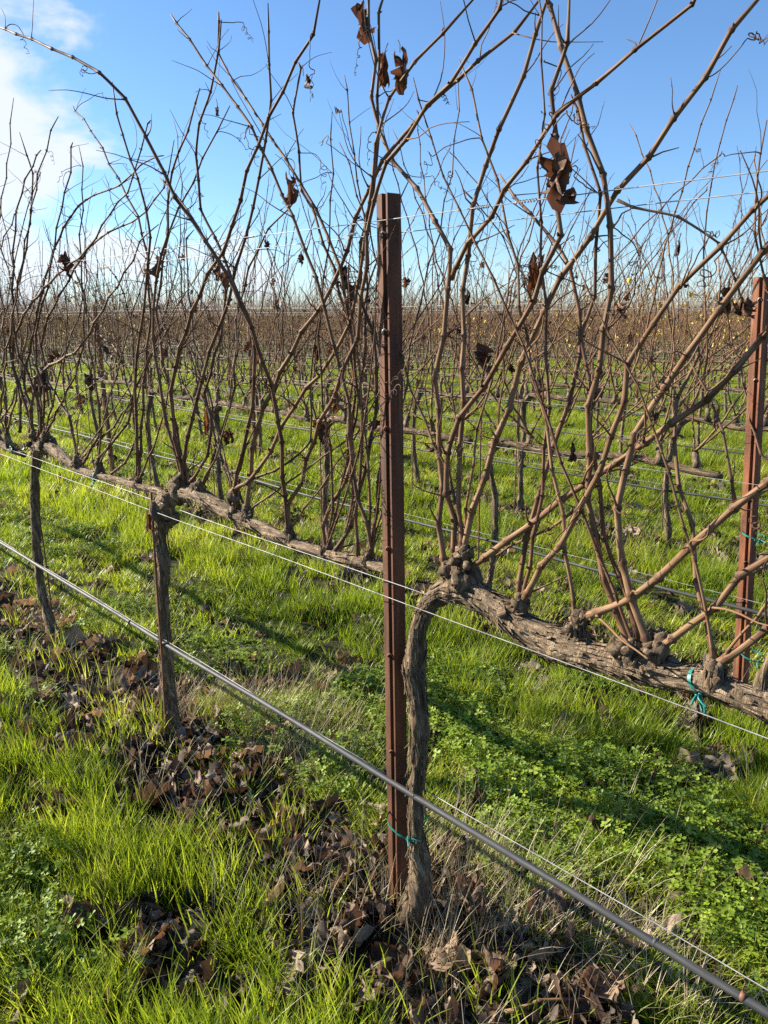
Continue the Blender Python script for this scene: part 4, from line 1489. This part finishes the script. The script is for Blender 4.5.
pb = onrow(400, 916)[0]
pt = onrow(390, 194)[0]
pb.z = 0.0
make_post(pb, pt, 'rusty grooved steel post standing in the middle of the foreground', turn=12, mat='rust_dark')
pb, _ = onrow(741, 693, 0.05, 2)
pt, _ = onrow(764, 277, 0.05, 2)
pb.z = 0
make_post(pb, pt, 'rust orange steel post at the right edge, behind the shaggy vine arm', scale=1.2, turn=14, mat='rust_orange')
pb = onground(113, 474)
pt = pb + Vector((-0.03, 0, 1.86))
make_post(pb, pt, 'dark steel post standing among the vines at left, behind the first two trunks')
np_ = 0
for k in range(3, 12):
    for i in range(-6, 9):
        s = 1.15 + 6.93 * i + random.Random(k * 31 + i).gauss(0, .1)
        p = rowpt(k, s)
        if p.y < 1 or p.length > 34:
            continue
        a = math.degrees(math.atan2(p.x, p.y))
        if abs(a) > 29:
            continue
        q = project(p + Vector((0, 0, 1)))
        side = 'left of' if q[0] < 392 else 'right of'
        rr = random.Random(k * 77 + i)
        make_post(p, p + Vector((rr.gauss(0, .03), rr.gauss(0, .03), rr.uniform(1.72, 1.95))),
                  'weathered post in the %s row, %s %s the front post' % (ORD[k], 'close' if abs(q[0] - 392) < 110 else ('some way' if abs(q[0] - 392) < 250 else 'far'), side), clips=False)

# thin stakes tied to the trunks
def make_stake(b, t, label, r=0.005):
    mb = MB()
    P = [b + Vector((0, 0, -0.08)), b.lerp(t, 0.35) + Vector((0.003, 0.002, 0)), b.lerp(t, 0.7), t]
    C = catmull(P, 0.08)
    tube(mb, C, r, 7)
    o = mb.build('vine_stake', M['rust'])
    tag(o, label, 'stake', 'thin steel vine stakes')


b_ = onrow(164, 712, -0.035)[0]
b_.z = 0.0
make_stake(b_, onrow(151, 492, -0.035)[0], 'thin rusty stake standing close to the dark trunk at left')
b_ = onrow(55, 640, 0.035)[0]
b_.z = 0.0
make_stake(b_, onrow(30, 442, 0.035)[0], 'thin dark stake behind the kinked trunk at the far left', 0.004)
for k in (2, 3):
    lst = [t for t in byrow.get(k, []) if 0 <= t[0] <= 768]
    for n, (pxx, dist, i, p) in enumerate(lst):
        if dist > 9.5:
            continue
        rr = random.Random(k * 13 + i)
        b = p + Vector((-0.05, -0.02, 0))
        make_stake(b, b + Vector((rr.gauss(0, .015), rr.gauss(0, .015), rr.uniform(1.08, 1.22))), 'thin steel stake beside the %s trunk from the right in the %s row' % (ORD[n + 1], ORD[k]))

# the curled leaf caught on the stake's top
mb = MB()
hang_leaf(mb, onrow(149, 502, -0.05)[0], 0.10, random.Random(77), 0.32)
tag(mb.build('dead_leaf', M['deadleaf']), 'curled brown leaf caught on the thin stake at left', 'leaf', 'dead leaves off the vines')

# ------------------------------------------------------------------ wires and drip hoses
def strand(name, mat, k, s0, s1, z, r, off, label, cat, group, sides=6, sag=0.0, zfun=None, step=0.25, parts=None):
    n = max(6, int((s1 - s0) / step))
    P = []
    rr = random.Random(k * 4001 + int(z * 1000) * 7 + int(off * 1000))
    ph = rr.uniform(0, 6)
    for i in range(n + 1):
        s = lerp(s0, s1, i / n)
        zz = z + sag * math.sin(s * 2.3 + ph) + sag * 0.6 * math.sin(s * 5.1 + ph)
        if zfun:
            zz = zfun(s)
        P.append(rowpt(k, s, zz, off + sag * 0.7 * math.sin(s * 1.7 + ph * 2)))
    mb = MB()
    tube(mb, P, r, sides)
    o = mb.build(name, mat)
    tag(o, label, cat, group)
    return o


HOSE_Z = 0.447
hose = strand('drip_hose', M['hose'], 1, -1.6, 16, HOSE_Z, 0.0088, -0.02, 'black drip irrigation hose crossing the foreground below the front vines', 'hose', 'drip irrigation hoses', 14, 0.0035, step=0.06)
# ring clip and joint on the hose
for (x, y, nm, w, m) in ((744, 991, 'hose_clip', 0.005, 'rustclip'), (300, 717, 'hose_joint', 0.008, 'hose'), (533, 867, 'drip_emitter', 0.006, 'hose'), (130, 624, 'drip_emitter', 0.007, 'hose'), (655, 945, 'hose_joint', 0.004, 'hose')):
    p, _ = onrow(x, y, -0.02)
    p.z = HOSE_Z
    d = Vector((D2.x, D2.y, 0))
    mb = MB()
    tube(mb, [p - d * w, p - d * w * .5, p + d * w * .5, p + d * w], [0.0090, 0.0104, 0.0104, 0.0090], 14)
    if nm == 'hose_clip':
        tube(mb, catmull([p + Vector((0, 0, .010)), p + Vector((-.004, -.002, .022)), p + Vector((0, 0, .034))], .004), 0.0013, 6)
    mb.build(nm, M[m], hose)
strand('hose_wire', M['wire'], 1, -1.6, 1.33, HOSE_Z + 0.03, 0.0013, 0.005, 'pale thin wire running just above the foreground drip hose, right of the post', 'wire', 'trellis wires', zfun=lambda s: HOSE_Z + 0.010 + 0.010 * min(1, (s + 1.6) / 2.4) + 0.006 * math.sin(s * 4))
strand('hose_wire', M['wire'], 1, 1.33, 16, HOSE_Z + 0.02, 0.0012, -0.016, 'pale thin wire on top of the front drip hose, left of the post', 'wire', 'trellis wires', zfun=lambda s: HOSE_Z + 0.0105 + 0.002 * math.sin(s * 6))
strand('cordon_wire', M['wire'], 1, -1.6, 16, 1.015, 0.0011, -0.045, 'lower galvanised wire in front of the cordons of the front row', 'wire', 'trellis wires', 6, 0.002)
strand('cordon_wire', M['wire'], 1, 1.0, 16, 1.05, 0.0012, -0.028, 'upper galvanised wire along the front cordons, ending behind the rusty front post', 'wire', 'trellis wires', 6, 0.003)
tw1 = strand('catch_wire', M['wire'], 1, -1.6, 18, 1.945, 0.0010, -0.03, 'upper of two catch wires at the top of the front post', 'wire', 'trellis wires', 6, 0.002)
tw2 = strand('catch_wire', M['wire'], 1, -1.6, 18, 1.922, 0.0010, 0.035, 'lower of two catch wires at the top of the front post', 'wire', 'trellis wires', 6, 0.002)
for (x, y, ln, o_) in ((526, 197, 0.05, tw1), (482, 214, 0.04, tw1), (352, 229, 0.03, tw2)):
    p, _ = onrow(x, y, -0.03)
    p.z = 1.945 if o_ is tw1 else 1.922
    d = Vector((D2.x, D2.y, 0))
    mb = MB()
    q = []
    for i in range(60):
        a = i * 0.75
        q.append(p + d * (ln * (i / 59 - .5)) + Vector((D2.y * math.cos(a), -D2.x * math.cos(a), math.sin(a))) * 0.0030)
    tube(mb, q, 0.0011, 4)
    mb.build('wire_splice', M['wire'], o_)
for k in range(2, 10):
    L0 = -18 if k > 2 else -4
    strand('drip_hose', M['hose'], k, L0, 60, 0.44, 0.0088, -0.02, 'black drip hose running along the %s row' % ORD[k], 'hose', 'drip irrigation hoses', 8 if k < 4 else 5, 0.006, step=0.5)
    strand('cordon_wire', M['wire'], k, L0, 60, 1.02, 0.0016, -0.04, 'thin galvanised wire along the cordons of the %s row' % ORD[k], 'wire', 'trellis wires', 4, 0.003, step=1.0)
    if k < 6:
        strand('hose_wire', M['wire'], k, L0, 60, 0.475, 0.0014, 0.0, 'thin wire just above the drip hose of the %s row' % ORD[k], 'wire', 'trellis wires', 4, 0.002, step=1.0)
        strand('catch_wire', M['wire'], k, L0, 60, 1.80, 0.0014, 0.03, 'thin catch wire high along the %s row' % ORD[k], 'wire', 'trellis wires', 4, 0.004, step=1.0)


# ------------------------------------------------------------------ green plastic ties
def make_tie(center, r, normal, label, rng, tails=2):
    n = normal.normalized()
    u = n.orthogonal().normalized()
    v = n.cross(u)
    mb = MB()
    P = []
    for i in range(26):
        a = 2 * math.pi * i / 24
        P.append(center + (u * math.cos(a) + v * math.sin(a)) * r * rng.uniform(0.97, 1.05) + n * rng.gauss(0, .001) + n * 0.012 * math.sin(a))
    vs, fs = [], []
    for i, p in enumerate(P):
        vs += [p - n * 0.0035, p + n * 0.0035 + (p - center).normalized() * 0.0008]
    fs = [(2 * i, 2 * i + 1, 2 * i + 3, 2 * i + 2) for i in range(len(P) - 1)]
    mb.add(vs, fs)
    vs2 = [x + (x - center).normalized() * 0.0012 for x in (Vector(q) for q in vs)]
    mb.add(vs2, fs)
    k = min(P, key=lambda p: p.y)
    knob(mb, k, 0.006, rng, 8)
    for _ in range(tails):
        q = [k]
        d = Vector((rng.gauss(0, .6), -0.7, rng.gauss(-.1, .6))).normalized()
        for _i in range(3):
            d = (d + Vector((rng.gauss(0, .3), rng.gauss(0, .2), -0.3))).normalized()
            q.append(q[-1] + d * 0.012)
        tube(mb, catmull(q, .004), 0.0022, 5)
    tag(mb.build('plastic_tie', M['tie']), label, 'plastic tie', 'green plastic vine ties')


rg = random.Random(3)
p, _ = onrow(408, 822)
make_tie(p, 0.058, Vector((0.05, 0, 1)), 'green plastic tie round the front trunk and the rusty post', rg)
p, _ = onrow(700, 682)
make_tie(p, 0.024, Vector((-D2.x, -D2.y, 0.15)), 'teal plastic tie knotted on the thick arm at right', rg, 4)
p, _ = onrow(752, 655, 0.05, 2)
make_tie(p, 0.055, Vector((0, 0, 1)), 'green plastic tie low on the orange post at the right edge', rg)
p, _ = onrow(754, 535, 0.05, 2)
make_tie(p, 0.050, Vector((0, 0, 1)), 'green plastic tie halfway up the orange post at the right edge', rg, 3)
p, _ = onrow(100, 477)
make_tie(p, 0.028, Vector((-D2.x, -D2.y, 0)), 'teal tie on the thin arm between the two left trunks', rg, 3)
p, _ = onrow(17, 446)
make_tie(p, 0.030, Vector((-D2.x, -D2.y, 0)), 'teal tie on the wire left of the kinked trunk', rg, 3)

# ------------------------------------------------------------------ single fallen leaves that stand out, and a twig
FALLEN = [(150, 948, 0.085, 0.65, 'pale curled fallen leaf in the grass near the lower left'), (300, 858, 0.06, 0.85, 'small tan fallen leaf on the litter left of the front post'),
          (140, 1003, 0.085, 0.15, 'dark folded fallen leaf at the bottom left in the grass'), (80, 935, 0.075, 0.4, 'brown upright fallen leaf in the clover at lower left'),
          (605, 990, 0.085, 0.75, 'long pale curled leaf standing at the bottom right of the litter'), (546, 915, 0.085, 0.45, 'upright brown leaf in the dry grass under the hose'),
          (483, 985, 0.08, 0.6, 'grey brown crumpled leaf at the bottom centre'), (440, 965, 0.09, 0.8, 'wide tan fallen leaf in front of the front trunk'),
          (350, 930, 0.08, 0.35, 'brown fallen leaf left of the front post foot'), (598, 842, 0.075, 0.3, 'dark brown leaf standing in the clover behind the hose'),
          (752, 892, 0.08, 0.45, 'brown leaf lying in the grass at the right edge'), (207, 925, 0.07, 0.3, 'small dark leaf in tall grass at lower left centre'),
          (195, 790, 0.07, 0.8, 'orange brown leaf on the litter below the dark left trunk'), (475, 912, 0.08, 0.5, 'grey leaf on the ground right of the front trunk'),
          (570, 1000, 0.09, 0.3, 'reddish brown crumpled leaf at the bottom edge right of centre'), (394, 985, 0.085, 0.55, 'curled leaf at the bottom edge under the front post')]
for n, (x, y, sz, tone, lab) in enumerate(FALLEN):
    rg = random.Random(900 + n)
    p = onground(x, y + 4)
    mb = MB()
    up = 0.9 if 'upright' in lab or 'standing' in lab else rg.uniform(-.35, .35)
    m = Matrix.Translation((0, 0, 0.035 + (0.03 if up > .5 else 0))) @ Matrix.Rotation(rg.uniform(0, 6.28), 4, 'Z') @ Matrix.Rotation(up, 4, 'Y') @ Matrix.Rotation(rg.uniform(-.3, .3), 4, 'X')
    leaf_shape(mb, m, sz * 0.9, rg, fold=rg.uniform(0.4, 1.1), curl=rg.choice((-1, 1)) * rg.uniform(0.8, 2.2), crumple=rg.uniform(0.35, 0.6), tone=tone, rings=7, seg=40)
    st = Matrix.Rotation(rg.uniform(0, 6.28), 4, 'Z')
    tube(mb, catmull([st @ Vector((0.01, 0, .035)), st @ Vector((0.05, 0.01, .03)), st @ Vector((0.085, 0.0, .012))], .008), 0.0012, 5, tone)
    o = mb.build('fallen_leaf', M['fallen'])
    o.location = (p.x, p.y, ground_z(p.x, p.y))
    tag(o, lab, 'leaf', 'fallen leaves lying singly')
mb = MB()
a_, b_ = onground(505, 1022), onground(590, 1014)
a_.z, b_.z = 0.03, 0.045
cane_mesh(mb, [a_, a_.lerp(b_, .5) + Vector((0, 0.01, 0.01)), b_], 0.005, 0.0035, random.Random(4), 8, 0.02, 0.95, laterals=0.0)
tag(mb.build('pruned_twig', M['cane']), 'pale pruned twig lying at the bottom edge', 'twig')
